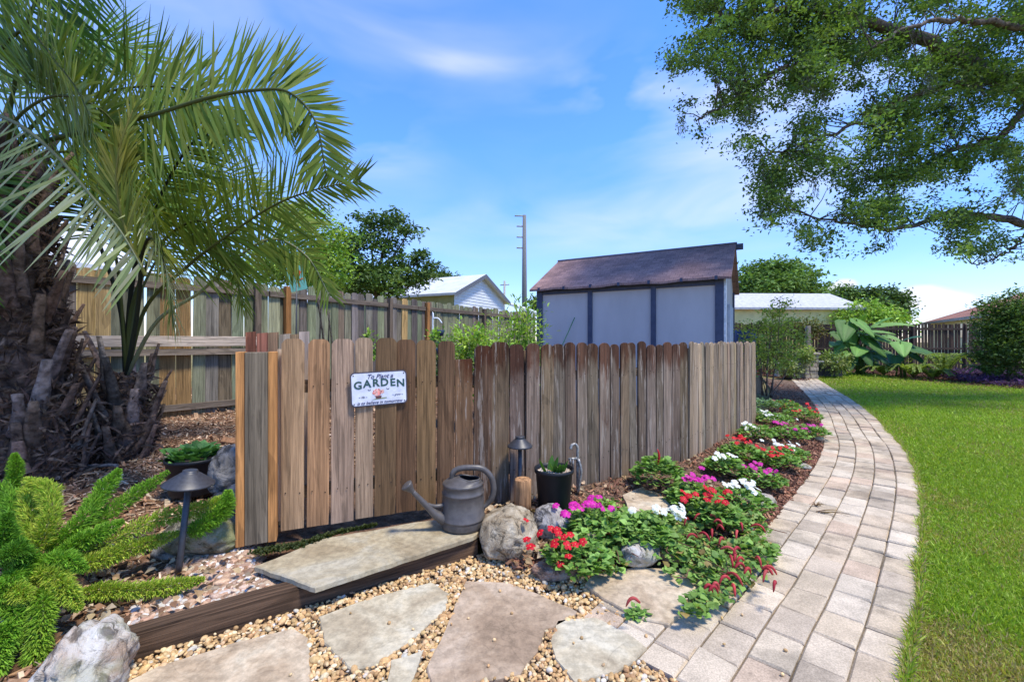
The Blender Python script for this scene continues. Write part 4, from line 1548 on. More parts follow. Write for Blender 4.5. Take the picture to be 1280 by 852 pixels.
pA = G(40, 598, .1)
r_ = thing("palm_tree", pA, "big feather palm with a shaggy trunk at the left edge", "palm tree")
palm_trunk(r_, pA, W(2, 190, 3.80), .27, .19, 96, .42, 3)
DG = ((.11, .20, .035), (.15, .245, .045), (.085, .165, .035))
OL = ((.19, .25, .042), (.155, .225, .042), (.24, .285, .06))
PALE = ((.40, .43, .20), (.32, .37, .15), (.48, .49, .28), (.27, .33, .12))
FU = (0, -1, .15)
frond(r_, wpts([(5, 200, 3.75), (60, 176, 3.45), (125, 160, 3.2), (190, 144, 3.05), (263, 122, 2.98), (320, 113, 2.95), (362, 116, 2.95), (394, 152, 2.95), (408, 220, 3.0)]), .60, 118, .22, OL, .0245, .10, -.12, 82, 50, (.020, .005), up=FU, lj=.05)
frond(r_, wpts([(5, 195, 3.75), (-8, 90, 3.5), (30, 38, 3.3), (72, 80, 3.1), (100, 118, 3.0), (122, 172, 2.95)]), .66, 84, .25, OL, .027, .10, -.05, 72, 40, up=FU, lj=.05)
frond(r_, wpts([(5, 190, 3.75), (25, 70, 3.5), (55, -20, 3.3), (110, -70, 3.1), (190, -70, 3.0)]), .78, 80, .22, DG, .027, .2, 0, 80, 40, up=FU, lj=.06)
frond(r_, wpts([(5, 190, 3.75), (-40, 60, 3.3), (-40, -40, 2.9), (0, -90, 2.6), (60, -90, 2.4)]), .80, 70, .22, DG, .027, .3, .1, 80, 40, up=FU, lj=.06)
frond(r_, wpts([(0, 200, 3.75), (10, 130, 3.9), (50, 75, 4.0), (110, 50, 4.1), (170, 65, 4.2), (212, 120, 4.2)]), .70, 84, .22, DG, .025, .1, 0, 78, 40, up=FU, lj=.06)
frond(r_, wpts([(8, 195, 3.75), (60, 140, 3.7), (120, 118, 3.6), (190, 108, 3.5), (250, 120, 3.5), (288, 170, 3.5)]), .60, 96, .24, OL, .0245, .1, 0, 80, 45, up=FU, lj=.05)
frond(r_, wpts([(5, 200, 3.8), (70, 190, 4.0), (135, 195, 4.1), (200, 230, 4.2), (245, 300, 4.2)]), .62, 80, .22, DG, .025, .3, 0, 76, 36, up=FU, lj=.07)
frond(r_, wpts([(5, 200, 3.8), (60, 165, 4.3), (140, 150, 4.6), (220, 165, 4.8), (290, 235, 4.8)]), .70, 84, .22, OL, .0245, .2, 0, 78, 36, up=FU, lj=.06)
frond(r_, wpts([(5, 200, 3.7), (20, 150, 3.5), (70, 120, 3.3), (130, 140, 3.15), (170, 200, 3.1)]), .55, 80, .2, OL, .0245, .2, 0, 76, 40, up=FU, lj=.06)
frond(r_, wpts([(5, 205, 3.7), (-20, 240, 3.5), (-30, 300, 3.4), (-20, 380, 3.4)]), .50, 60, .1, DG, .026, .4, 0, 70, 30, up=FU, lj=.08)
frond(r_, wpts([(-10, 140, 3.6), (30, 160, 3.3), (72, 196, 3.08), (115, 246, 2.95), (150, 288, 2.88), (178, 335, 2.85)]), .95, 50, .03, PALE, .030, .06, .12, 126, 62, (.016, .004), rcol=(.20, .22, .12), up=(0, -1, 0), one=1, lj=.035)
frond(r_, wpts([(182, 345, 3.15), (158, 290, 3.1), (146, 235, 3.05), (150, 185, 3.0), (166, 138, 3.0)]), .36, 100, .10, ((.33, .34, .06), (.27, .30, .06), (.40, .38, .09), (.20, .25, .05)), .015, .15, -.1, 32, 12, (.012, .006), rcol=(.25, .24, .06), up=FU, lj=.05)

pB = G(152, 572, .12)
r_ = thing("palm_tree", pB, "smaller palm with dark stalks rising from a short trunk right of the big palm", "palm tree")
c2 = W(158, 468, 4.42)
palm_trunk(r_, pB, c2, .20, .14, 26, .42, 8)
C2 = (158, 470, 4.42)
frond(r_, wpts([C2, (182, 385, 4.2), (232, 335, 4.0), (274, 302, 3.9), (340, 258, 3.8), (398, 236, 3.7), (452, 226, 3.7)]), .60, 92, .34, OL, .0185, .10, .0, 74, 34, (.02, .004), rcol=(.13, .15, .05), up=FU, lj=.06)
frond(r_, wpts([C2, (196, 402, 4.2), (250, 365, 4.1), (306, 315, 4.0), (345, 299, 4.0), (385, 322, 4.0), (412, 370, 4.0)]), .50, 84, .40, OL, .0185, .8, -.05, 74, 34, (.02, .004), rcol=(.30, .31, .18), up=FU, lj=.07)
frond(r_, wpts([C2, (166, 380, 4.3), (200, 306, 4.1), (250, 276, 4.0), (288, 312, 3.95), (303, 382, 3.95)]), .55, 80, .36, OL, .0185, .7, .0, 70, 28, (.022, .004), up=FU, lj=.07)
frond(r_, wpts([C2, (150, 385, 4.4), (120, 295, 4.3), (88, 235, 4.2), (35, 205, 4.1)]), .55, 60, .50, OL, .0195, .4, .1, 70, 30, (.026, .005), rcol=(.035, .04, .03), up=FU, lj=.06)
frond(r_, wpts([C2, (163, 370, 4.3), (182, 290, 4.1), (212, 222, 4.0), (245, 175, 3.9), (292, 160, 3.9)]), .56, 78, .42, OL, .0185, .2, .0, 72, 30, (.024, .005), rcol=(.035, .04, .03), up=FU, lj=.06)
frond(r_, wpts([C2, (172, 388, 4.1), (178, 318, 3.8), (190, 298, 3.55), (206, 335, 3.4), (216, 395, 3.38)]), .66, 70, .40, PALE, .028, 1.3, -.1, 62, 24, (.022, .004), rcol=(.05, .06, .04), up=FU, lj=.06)
frond(r_, wpts([C2, (172, 375, 4.5), (225, 290, 4.7), (320, 250, 4.9), (395, 285, 5.0)]), .66, 76, .34, OL, .0195, .3, .0, 74, 34, up=FU, lj=.06)
frond(r_, wpts([C2, (166, 340, 4.5), (200, 240, 4.6), (280, 215, 4.7), (360, 265, 4.7)]), .62, 78, .34, OL, .0195, .3, .0, 74, 34, up=FU, lj=.06)
frond(r_, wpts([C2, (150, 360, 4.2), (140, 280, 3.9), (150, 240, 3.7), (185, 250, 3.5), (205, 320, 3.4)]), .58, 66, .40, OL, .0195, .7, .0, 68, 30, up=FU, lj=.07)


# ------------------------------------------------------------------ foxtail fern
fr = thing("foxtail_fern", G(45, 735, 0.), "bright green foxtail fern with bushy arching plumes at the left edge", "fern")


def plume(pts, r=.068, cols=((.22, .42, .04), (.28, .48, .05), (.17, .34, .035)), n=3000):
    P = spline(pts, 60)
    T = nrm(np.gradient(P, axis=0))
    t_ = rnd.random(n) ** .9
    ix = (t_ * 59).astype(int)
    rr = r * np.minimum(1, (1 - t_) * 3.2 + .10) ** .7 * np.minimum(1, t_ * 5 + .45)
    rad = runit(n)
    rad = nrm(rad - T[ix] * np.sum(rad * T[ix], 1, keepdims=True))
    lump = .75 + .5 * vnoise(np.stack([t_ * 9, 2 * np.arctan2(rad[:, 1], rad[:, 2]), np.full(n, pts[0][0] * 7)], 1) + 20)
    rr = rr * lump
    pos = P[ix] + rad * (rr * rnd.uniform(.15, .72, n))[:, None]
    d = nrm(rad + T[ix] * rnd.uniform(.3, 1.0, n)[:, None] + .35 * rnd.normal(size=(n, 3)))
    Xa, Ya, Za = frames(d, None, .9)
    mb = MB()
    mb.tube(P, np.linspace(.006, .002, 60), 5, (.20, .26, .06))
    L_ = .34 * rr + .010
    mb.inst(*LEAF, pos, Xa, Ya, Za, np.stack([np.full(n, .0062), L_, L_], 1), shades(n, cols, .2))
    return mb.build("plume", LEAFM, fr)


YG = ((.38, .48, .06), (.31, .46, .05), (.45, .50, .08))
for pts, r, c in (
    ([(10, 640, 2.75), (14, 610, 2.78), (20, 585, 2.8), (18, 566, 2.8)], .05, None),
    ([(60, 690, 2.4), (106, 662, 2.55), (160, 624, 2.75), (212, 588, 2.9)], .062, None),
    ([(60, 690, 2.4), (98, 655, 2.5), (126, 618, 2.65), (150, 585, 2.75)], .075, None),
    ([(55, 700, 2.35), (110, 690, 2.4), (190, 652, 2.5), (250, 636, 2.6), (288, 618, 2.68)], .066, YG),
    ([(60, 710, 2.35), (115, 702, 2.35), (170, 684, 2.45), (228, 664, 2.52)], .062, YG),
    ([(235, 668, 2.55), (262, 650, 2.6), (280, 636, 2.64), (286, 612, 2.66)], .07, None),
    ([(100, 740, 2.2), (150, 738, 2.22), (205, 734, 2.28), (256, 723, 2.35)], .058, YG),
    ([(30, 720, 2.2), (55, 706, 2.15), (80, 700, 2.1), (108, 712, 2.1)], .06, None),
    ([(40, 720, 2.1), (62, 718, 2.05), (84, 738, 2.0), (100, 762, 1.98)], .055, YG),
    ([(45, 740, 2.0), (54, 760, 1.92), (48, 810, 1.85), (38, 862, 1.82)], .062, ((.22, .38, .035), (.28, .42, .05))),
    ([(50, 700, 2.2), (20, 720, 2.0), (0, 745, 1.9), (-20, 790, 1.85)], .06, None),
    ([(0, 742, 2.0), (14, 738, 1.95), (26, 742, 1.92), (34, 752, 1.9)], .05, YG),
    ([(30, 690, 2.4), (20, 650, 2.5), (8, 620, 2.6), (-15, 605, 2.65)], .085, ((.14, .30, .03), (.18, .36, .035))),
    ([(40, 680, 2.4), (38, 640, 2.5), (42, 612, 2.6), (58, 606, 2.65)], .075, YG),
    ([(45, 690, 2.35), (62, 650, 2.42), (60, 615, 2.5), (30, 598, 2.5)], .07, YG),
    ([(20, 700, 2.2), (0, 680, 2.15), (-20, 670, 2.1), (-50, 680, 2.0)], .08, None),
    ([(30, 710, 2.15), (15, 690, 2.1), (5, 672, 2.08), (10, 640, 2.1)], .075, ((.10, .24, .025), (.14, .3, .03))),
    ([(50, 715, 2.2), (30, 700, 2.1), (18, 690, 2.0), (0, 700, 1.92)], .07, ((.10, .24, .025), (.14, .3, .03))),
    ([(10, 780, 1.85), (5, 800, 1.8), (-5, 830, 1.75), (-10, 870, 1.75)], .06, None),
    ([(70, 700, 2.3), (95, 680, 2.35), (120, 668, 2.4), (155, 650, 2.5)], .06, None),
    ([(10, 755, 1.95), (20, 770, 1.88), (12, 800, 1.84), (0, 830, 1.8)], .055, None),
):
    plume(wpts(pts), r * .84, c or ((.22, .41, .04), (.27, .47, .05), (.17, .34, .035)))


# ------------------------------------------------------------------ flowers and ground cover
PET = [(0.0, 0), (.30, .35), (.42, .75), (.26, 1.0), (-.26, 1.0), (-.42, .75), (-.30, .35)]
GRN = ((.15, .28, .05), (.20, .35, .07), (.11, .22, .045), (.25, .40, .10))
FCOL = {"red": ((.62, .015, .03), (.52, .012, .025)), "magenta": ((.62, .03, .34), (.52, .02, .28)), "white": ((.82, .82, .78), (.75, .76, .72)), "pink": ((.68, .16, .30), (.6, .1, .25))}


def flower(parent, c, size, kind):
    mb = MB()
    nrm_ = nrm(np.array([rnd.normal() * .35, -.45 + rnd.normal() * .3, 1.0]))
    x = nrm(np.cross(nrm_, (0, 1, .1)))
    y = np.cross(nrm_, x)
    a0 = rnd.random() * 6
    for k_ in range(5):
        a = a0 + k_ * 2 * math.pi / 5
        d = math.cos(a) * x + math.sin(a) * y
        s_ = np.cross(nrm_, d)
        cup = .12 + .10 * rnd.random()
        V = [c + d * (v_ * size * .5) + s_ * (u_ * size * .5) + nrm_ * (cup * size * (v_ - v_ ** 2 * 1.3)) for u_, v_ in PET]
        V.append(c + d * size * .28 + nrm_ * size * .05)
        mb.add(V, [(0, 1, 7), (1, 2, 7), (2, 3, 7), (3, 4, 7), (4, 5, 7), (5, 6, 7), (6, 0, 7)], shades(1, FCOL[kind], .08)[0])
    mb.inst(*ICO, np.array([c + nrm_ * .001]), np.array([x]), np.array([y]), np.array([nrm_]), size * .055, np.array([[.75, .6, .2]] if kind != "white" else [[.6, .6, .2]]))
    return mb.build("flower", PETAL, parent)


def vinca(c, r, h, kind, flowers, label, n=300, size=.054, leaf=.052, group="flowering plants in the bed"):
    c = np.asarray(c, float)
    ro_ = thing("flowering_plant", c, label, "flower", group)
    a, q_ = rnd.random(n) * 6.283, np.sqrt(rnd.random(n))
    hh = h * np.sqrt(np.maximum(0, 1 - q_ ** 2 * .85)) * rnd.uniform(.25, 1, n) ** .6
    pos = c + np.stack([r * q_ * np.cos(a), r * q_ * np.sin(a), hh], 1)
    d = np.stack([np.cos(a), np.sin(a), .15 + .5 * rnd.random(n)], 1) + .8 * rnd.normal(size=(n, 3)) * np.array([1, 1, .3])
    Xa, Ya, Za = frames(d, None, .45)
    mb = MB()
    mb.inst(*LEAF6, pos, Xa, Ya, Za, leaf * rnd.uniform(.55, 1.25, n)[:, None] * np.array([.85, 1, 1]), shades(n, GRN, .18))
    for k_ in range(7):
        a_ = rnd.random() * 6.28
        mb.tube([c, c + (r * .4 * math.cos(a_), r * .4 * math.sin(a_), h * .5), c + (r * .7 * math.cos(a_), r * .7 * math.sin(a_), h * .8)], .004, 5, (.10, .14, .05))
    mb.build("foliage", LEAFM, ro_)
    for (px, py) in flowers:
        y_ = c[1] + rnd.uniform(-.4, .25) * r
        f_ = W(px, py, y_)
        # keep the bloom on its own plant
        off = f_ - c
        lim = 1.25 * r
        hl = np.linalg.norm(off[:2])
        if hl > lim:
            off[:2] *= lim / hl
        off[2] = np.clip(off[2], .3 * h, 1.35 * h)
        for q_ in range(4):
            flower(ro_, c + off + rnd.normal(size=3) * np.array([.075, .075, .02]) * min(q_, 1), size * rnd.uniform(.85, 1.15), kind)
    return ro_


BZ = -.02
for px, py, z, r, h, kind, fl, lab in (
    (745, 668, .0, .17, .16, "magenta", [(738, 601), (721, 603), (716, 615), (737, 620), (748, 604)], "magenta-flowered plant right beside the black pot"),
    (722, 706, -.04, .15, .14, "red", [(693, 653), (713, 656), (693, 680), (698, 650)], "red-flowered plant right of the grey rock, nearest the gravel"),
    (800, 672, .0, .16, .13, "white", [(830, 623), (846, 634), (860, 641), (855, 632)], "low white-flowered plant in the middle of the leafy mass"),
    (868, 630, .0, .15, .17, "magenta", [(869, 584), (881, 596), (859, 597), (884, 590)], "magenta-flowered plant at the bend of the pickets"),
    (893, 650, -.02, .14, .15, "red", [(888, 612), (886, 622), (870, 604), (862, 618), (902, 612)], "red-flowered plant between the magenta one and the tassel flowers"),
    (925, 635, -.04, .17, .16, "white", [(914, 606), (935, 603), (922, 590), (928, 598)], "white-flowered plant close to the path beside the bark mulch"),
    (905, 590, .01, .14, .16, "white", [(910, 573), (899, 570), (918, 586), (912, 567)], "white-flowered plant against the pale side pickets"),
    (925, 572, .0, .16, .17, "red", [(918, 545), (935, 552), (948, 560), (917, 569), (930, 548)], "red-flowered plant against the side pickets, nearer the bend"),
    (952, 606, -.05, .15, .14, "magenta", [(940, 574), (954, 597), (944, 590), (960, 588)], "magenta-flowered plant on the path side of the bed"),
    (972, 582, -.05, .17, .15, "red", [(971, 564), (966, 568), (975, 560)], "red-flowered plant nearest the bark mulch by the path"),
    (985, 572, -.05, .16, .13, "white", [(985, 559), (993, 564), (979, 556), (972, 553)], "white-flowered plant leaning over the bark mulch"),
    (946, 548, .0, .17, .19, "white", [(938, 530), (942, 538), (934, 534), (948, 541)], "white-flowered plant at the far end of the side pickets"),
    (985, 548, -.04, .18, .17, "magenta", [(985, 536), (1003, 535), (972, 528), (978, 538)], "magenta-flowered plant amid white flowers, far half of the bed"),
    (968, 530, -.02, .20, .19, "white", [(962, 518), (975, 522), (988, 527), (955, 514), (968, 524)], "broad white-flowered plant, far half of the bed"),
    (1012, 545, -.07, .19, .16, "magenta", [(1003, 534), (1010, 530), (996, 540)], "magenta-flowered plant by the path edge, far half of the bed"),
    (1003, 524, -.05, .22, .21, "red", [(1000, 512), (1012, 510), (1009, 503), (994, 514), (1015, 514)], "red-flowered plant by the path at the far end of the bed"),
    (978, 514, -.03, .24, .24, "red", [(980, 508), (990, 504), (972, 502), (985, 512)], "red-flowered plant in the middle of the far end of the bed"),
):
    vinca(G(px, py, z), r * 1.3, h * .95, kind, fl, lab, n=420)
# leafy plants without open flowers
for px, py, z, r, h, n, lab in ((822, 608, .02, .21, .27, 420, "tall leafy green plant with a red bud at the foot of the pickets"), (955, 512, -.0, .25, .22, 260, "pale green leafy plant behind the far red flowers"), (938, 522, .02, .2, .2, 200, "dull green plant tucked behind the far white flowers")):
    c = G(px, py, z)
    ro_ = thing("leafy_plant", c, lab, "plant")
    a, q_ = rnd.random(n) * 6.283, np.sqrt(rnd.random(n))
    hh = h * np.sqrt(np.maximum(0, 1 - q_ ** 2 * .85)) * rnd.uniform(.2, 1, n) ** .6
    pos = c + np.stack([r * q_ * np.cos(a), r * q_ * np.sin(a), hh], 1)
    Xa, Ya, Za = frames(np.stack([np.cos(a), np.sin(a), .2 + .4 * rnd.random(n)], 1), None, .5)
    MB().inst(*LEAF6, pos, Xa, Ya, Za, .058 * rnd.uniform(.5, 1.2, n), shades(n, GRN if h > .25 else ((.20, .32, .14), (.26, .38, .20), (.14, .25, .09)), .18)).build("foliage", LEAFM, ro_)
    if h > .25:
        mb = MB()
        mb.tube(spline([c + (.0, 0, .2), c + (.01, -.01, .28), c + (-.005, -.01, .34)], 6), [.009, .011, .012, .010, .008, .004], 7, (.50, .03, .03))
        mb.build("bud", PETAL, ro_)

# firetail ground cover
gc = np.array([G(x, y, -.04)[:2] for x, y in ((690, 700), (705, 655), (735, 632), (775, 622), (800, 640), (850, 622), (905, 642), (950, 655), (974, 676), (968, 706), (930, 728), (900, 752), (872, 772), (850, 768), (862, 742), (840, 716), (800, 704), (760, 716), (722, 722))])
p = scatter(gc, 15000)
hn = fbm(np.stack([p[:, 0] * 5, p[:, 1] * 5, 0 * p[:, 0]], 1) + 11, 3)
keep = hn + .10 * rnd.normal(size=len(p)) > .40
for cx_, cy_, rr_ in ((.83, 2.72, .15), (.50, 2.80, .12)):
    keep &= (np.hypot(p[:, 0] - cx_, p[:, 1] - cy_) > rr_) | (rnd.random(len(p)) < .06)
p, hn = p[keep], hn[keep]
n = len(p)
zb = np.interp(p[:, 1] - .35 * p[:, 0], [1.5, 2.6], [ZL + .015, -.03])
pos = np.stack([p[:, 0], p[:, 1], zb + (.01 + .17 * np.clip(hn - .36, 0, .35)) * rnd.uniform(.3, 1.25, n)], 1)
mb = MB()
Xa, Ya, Za = frames(runit(n) * np.array([1, 1, .5]) + np.array([.1, -.2, .1]), None, .55)
mb.inst(*LEAF6, pos, Xa, Ya, Za, .040 * rnd.uniform(.5, 1.25, n)[:, None] * np.array([1.1, 1, 1]), shades(n, ((.17, .30, .06), (.23, .37, .08), (.12, .22, .05), (.30, .40, .11), (.32, .24, .08)), .18, [.3, .27, .22, .14, .07]))
# trailing runners
for k_ in range(26):
    i_ = rnd.integers(n)
    st = pos[i_] + (0, 0, .005)
    d = nrm(np.array([rnd.normal(), -1 + rnd.normal() * .6, 0]))
    mb.tube(spline([st, st + d * .06 + (0, 0, .008), st + d * .13 + rnd.normal(size=3) * (.02, .02, 0), st + d * .19 + rnd.normal(size=3) * (.03, .03, .0)], 10), .0028, 5, (.22, .10, .07))
# tassels
tas = [(912, 700), (925, 690), (905, 665), (892, 655), (918, 715), (913, 730), (930, 722), (960, 720), (966, 724), (880, 742), (890, 740), (872, 675), (861, 652), (925, 658), (938, 660), (900, 690), (918, 706), (908, 722), (890, 666), (952, 716), (873, 670), (765, 672), (905, 678), (944, 702), (880, 648), (868, 640), (930, 705), (896, 650), (922, 668), (915, 738), (970, 735), (800, 760), (886, 745)]
for px, py in tas:
    st = G(px, py + 8, -.02) + (0, 0, .06)
    a = rnd.random() * 6.28
    L_ = rnd.uniform(.045, .085)
    d = np.array([math.cos(a), math.sin(a) - .3, .1])
    mb.tube(spline([st, st + d * L_ * .4 + (0, 0, .02), st + d * L_ * .75 + (0, 0, .01), st + d * L_ + (0, 0, -.025)], 9), np.array([.006, .009, .010, .0105, .0105, .010, .009, .007, .003]) * .78, 8, shades(1, [(.50, .06, .06), (.58, .10, .09), (.42, .04, .05)], .1)[0], 1)
tag(mb.build("ground_cover", [LEAFM, PETAL]), "trailing green ground cover with red tassel flowers spilling over stones", "ground cover", kind="stuff")
# green sprig creeping over the tan flagstone
c = G(798, 768, ZL + .01)
n = 70
p = c + rnd.normal(size=(n, 3)).clip(-1.8, 1.8) * np.array([.032, .02, .006]) + (0, 0, .012)
Xa, Ya, Za = frames(runit(n) * np.array([1, 1, .4]))
tag(MB().inst(*LEAF6, p, Xa, Ya, Za, .03 * rnd.uniform(.6, 1.3, n), shades(n, GRN)).build("sprig", LEAFM), "little green sprig lying on the edge of the tan flagstone", "sprig")
for k_, (px, py, lab) in enumerate(((1042, 640, "dead brown twig lying across the pavers"), (1020, 632, "tuft of dry brown grass in a paver joint"))):
    c = G(px, py, ZL)
    mb = MB()
    for q_ in range(16 if k_ else 5):
        a = rnd.random() * 6.28
        d = np.array([math.cos(a), math.sin(a) * .7, .5]) if k_ else np.array([1, -.25 + .25 * rnd.normal(), .12])
        L_ = rnd.uniform(.04, .09) if k_ else rnd.uniform(.1, .24)
        st = c + ((0, 0, 0) if k_ else (-.1 + .03 * rnd.normal(), .02 * rnd.normal(), .004))
        mb.tube(spline([st, st + d * L_ * .5 + (0, 0, .006), st + d * L_ * np.array([1, 1, .5])], 6), np.linspace(.004, .001, 6), 5, shades(1, [(.20, .12, .07), (.32, .23, .10)])[0])
    tag(mb.build("twig" if not k_ else "dry_tuft", CHIP), lab, "twig" if not k_ else "weed")


# ------------------------------------------------------------------ lawn grass
def blades(p, z, h, wdt, cols, lean=.55):
    n_ = len(p)
    mb = MB()
    a = rnd.random(n_) * 6.283
    d = np.stack([np.cos(a) * lean * rnd.random(n_), np.sin(a) * lean * rnd.random(n_), np.ones(n_)], 1)
    d = nrm(d + .25 * rnd.normal(size=(n_, 3)))
    b = rnd.random(n_) * 6.283
    X_ = np.stack([np.cos(b), np.sin(b), 0 * b], 1)
    X_ = nrm(X_ - d * np.sum(X_ * d, 1, keepdims=True))
    Z_ = np.cross(X_, d)
    hh = h * rnd.lognormal(0, .3, n_)
    tv = np.array([(-.5, 0, 0), (.5, 0, 0), (.45, .5, .10), (-.45, .5, .10), (.05, 1, .45), (-.05, 1, .45)])
    tf = np.array([(0, 1, 2, 3), (3, 2, 4, 5)])
    pos = np.stack([p[:, 0], p[:, 1], np.full(n_, z)], 1)
    mb.inst(tv, tf, pos, X_, d, Z_, np.stack([wdt * rnd.uniform(.7, 1.3, n_) if np.ndim(wdt) == 0 else wdt, hh, hh], 1), cols)
    return mb


def right_edge_x(y):
    o_ = np.argsort(EDGE[:, 1])
    return np.interp(y, EDGE[o_, 1], EDGE[o_, 0])


def far_y(x):
    q_ = np.array(FARBED[2:7] + [(18.5, 12.4), (30, 12.5)])
    return np.interp(x, q_[:, 0], q_[:, 1], left=21.0)


GC = np.array(((.29, .415, .034), (.35, .475, .044), (.22, .335, .03), (.38, .37, .075), (.42, .32, .14)))
N = 260000
# density falls with distance: sample depth on a log scale
y = 1.45 * np.exp(rnd.random(N) * math.log(21.5 / 1.45))
x0 = right_edge_x(y) - .012
xm = y * 1.30 + .4
x = x0 + (xm - x0) * rnd.random(N)
k = (xm > x0) & (x > x0) & (y < far_y(x) + .05)
x, y = x[k], y[k]
edge_d = x - right_edge_x(y)
dry = fbm(np.stack([x * 1.1, y * 1.1, 0 * x], 1) + 3, 4)
n = len(x)
near = np.clip((5.5 - y) / 4.0, 0, 1)
pd = np.clip((dry - .42) * 4.5, 0, .9) * (.22 + .78 * near) + .05
lush = rnd.random(n)
c = np.where((rnd.random(n) < pd)[:, None], shades(n, GC[3:], .18), shades(n, GC[:3], .16))
c *= (1.0 + .22 * (fbm(np.stack([x * .6, y * .6, 0 * x], 1) + 30, 3) - .5))[:, None]
hgt = np.interp(y, [1.5, 4, 10, 21], [.024, .032, .05, .07]) * (.65 + .7 * fbm(np.stack([x * 3, y * 3, 0 * x], 1) + 50, 3))
wd = np.interp(y, [1.5, 4, 10, 21], [.0052, .007, .014, .026]) * rnd.uniform(.7, 1.3, n)
mb = blades(np.stack([x, y], 1), ZL - .034, hgt, wd, c, 1.7)
# runners hanging over the paver edge
m_ = 5200
ye = 1.5 * np.exp(rnd.random(m_) * math.log(12 / 1.5))
cl = vnoise(np.stack([ye * 5, 0 * ye, 0 * ye], 1) + 8)
xe = right_edge_x(ye) + .02 - .07 * rnd.random(m_) * cl
q = blades(np.stack([xe, ye], 1), ZL - .01, .045, .006, shades(m_, GC, .16), 1.6)
mb.v += q.v
mb.ch += [(f + mb.n, c_, mi, s_) for f, c_, mi, s_ in q.ch]
mb.n += q.n
tag(mb.build("lawn_grass", GRASS), "bright green lawn grass along the outer side of the path", "grass", kind="stuff")
# ------------------------------------------------------------------ shed
def v3(p, z):
    return np.array([p[0], p[1], z], float)


SHINGLE = shingles("brown_shingles", lin(160, 128, 120), lin(135, 108, 104), 5.0)
sr = np.array([4.07, 8.30])
su = nrm(np.array([-.866, .5]))
sv_ = np.array([.5, .866])
SWD, SDP = 4.0, 3.0
P_ = lambda s, d: sr + su * s + sv_ * d
sh = thing("garden_shed", (*P_(2, 1.5), 0), "blue-grey panelled shed with a brown shingle roof behind the pickets", "shed")
su3, sv3 = np.array([*su, 0]), np.array([*sv_, 0])
mb = MB()
c_ = [P_(0, 0), P_(SWD, 0), P_(SWD, SDP), P_(0, SDP)]
low = [v3(q, -.1) for q in c_]
top = [v3(q, 2.60) for q in c_]
rid = [v3(P_(0, SDP / 2), 3.42), v3(P_(SWD, SDP / 2), 3.42)]
V = low + top + rid
mb.add(V, [(0, 1, 5, 4), (2, 3, 7, 6)])
n0 = mb.n
mb.add([V[1], V[2], V[6], V[9], V[5]], [(0, 1, 2, 3, 4)])
mb.add([V[3], V[0], V[4], V[8], V[7]], [(0, 1, 2, 3, 4)])
mb.build("wall", BLUEGREY, sh)
for s_, w_ in ((.075, .15), (1.31, .10), (2.68, .10), (SWD - .07, .14)):
    q = P_(s_, -.022)
    MB().box((q[0], q[1], 1.22), (w_, .04, 2.62), (1, 1, 1), su3, sv3).build("trim_board", NAVY, sh)
q = P_(SWD / 2, -.016)
MB().box((q[0], q[1], 2.50), (SWD - .02, .028, .17), (1, 1, 1), su3, sv3).build("frieze_board", NAVY, sh)
for d_ in (.06, SDP - .06):
    q = P_(-.022, d_)
    MB().box((q[0], q[1], 1.22), (.04, .14, 2.62), (1, 1, 1), su3, sv3).build("corner_board", WHITE if d_ < 1 else NAVY, sh)
for k_ in range(7):
    q = P_(.12 + k_ * (SWD - .24) / 6, -.10)
    MB().box((q[0], q[1], 2.535), (.05, .17, .075), (1, 1, 1), su3, sv3).build("rafter_tail", NAVY, sh)
# side door panel seen edge-on
q = P_(-.03, 1.5)
dr = MB().box((q[0], q[1], 1.05), (.05, 1.3, 2.1), (1, 1, 1), su3, sv3).build("door", plain("shed_door_paint", lin(175, 180, 190), .7), sh)
mb = MB()
nn_ = 40
fr_ = []
for k_ in range(nn_ + 1):
    s_ = -.14 + (SWD + .26) * k_ / nn_
    sag = .010 * math.sin(s_ * 4.1) + .007 * math.sin(s_ * 9.3 + 1) - .004
    fr_.append(v3(P_(s_, -.18), 2.545 + sag))
rg = [v3(P_(-.14 + (SWD + .26) * k_ / nn_, SDP / 2), 3.475) for k_ in range(nn_ + 1)]
bk = [v3(P_(-.14 + (SWD + .26) * k_ / nn_, SDP + .18), 2.545) for k_ in range(nn_ + 1)]
i = np.arange(nn_)
m_ = nn_ + 1
V = np.vstack([fr_, rg, bk])
th = np.array([0, 0, -.045])
mb.add(np.vstack([V, V + th]), np.vstack([np.stack([i, i + m_, i + m_ + 1, i + 1], 1), np.stack([i + m_, i + 2 * m_, i + 2 * m_ + 1, i + m_ + 1], 1),
       np.stack([i + 3 * m_, i + 3 * m_ + 1, i + 4 * m_ + 1, i + 4 * m_], 1), np.stack([i + 4 * m_, i + 4 * m_ + 1, i + 5 * m_ + 1, i + 5 * m_], 1),
       np.stack([i, i + 1, i + 3 * m_ + 1, i + 3 * m_], 1), [(0, 3 * m_, 4 * m_, m_)], [(nn_, m_ + nn_, 4 * m_ + nn_, 3 * m_ + nn_)], [(m_, 4 * m_, 5 * m_, 2 * m_)], [(m_ + nn_, 2 * m_ + nn_, 5 * m_ + nn_, 4 * m_ + nn_)]]))
slope = nrm(np.array([*(sv_ * (SDP / 2 + .18)), .93]))
mb.build("roof", SHINGLE, sh, uv=((*sr, 2.5), su3, slope))
mb = MB()
mb.tube([v3(P_(-.16, SDP / 2), 3.475), v3(P_(SWD + .13, SDP / 2), 3.475)], .035, 8)
mb.build("ridge_cap", plain("ridge_grey", lin(110, 102, 110), .9), sh)
q = P_(-.20, SDP / 2)
MB().box((q[0], q[1], 3.40), (.16, .10, .12), (1, 1, 1), su3, sv3).build("ridge_beam", NAVY, sh)
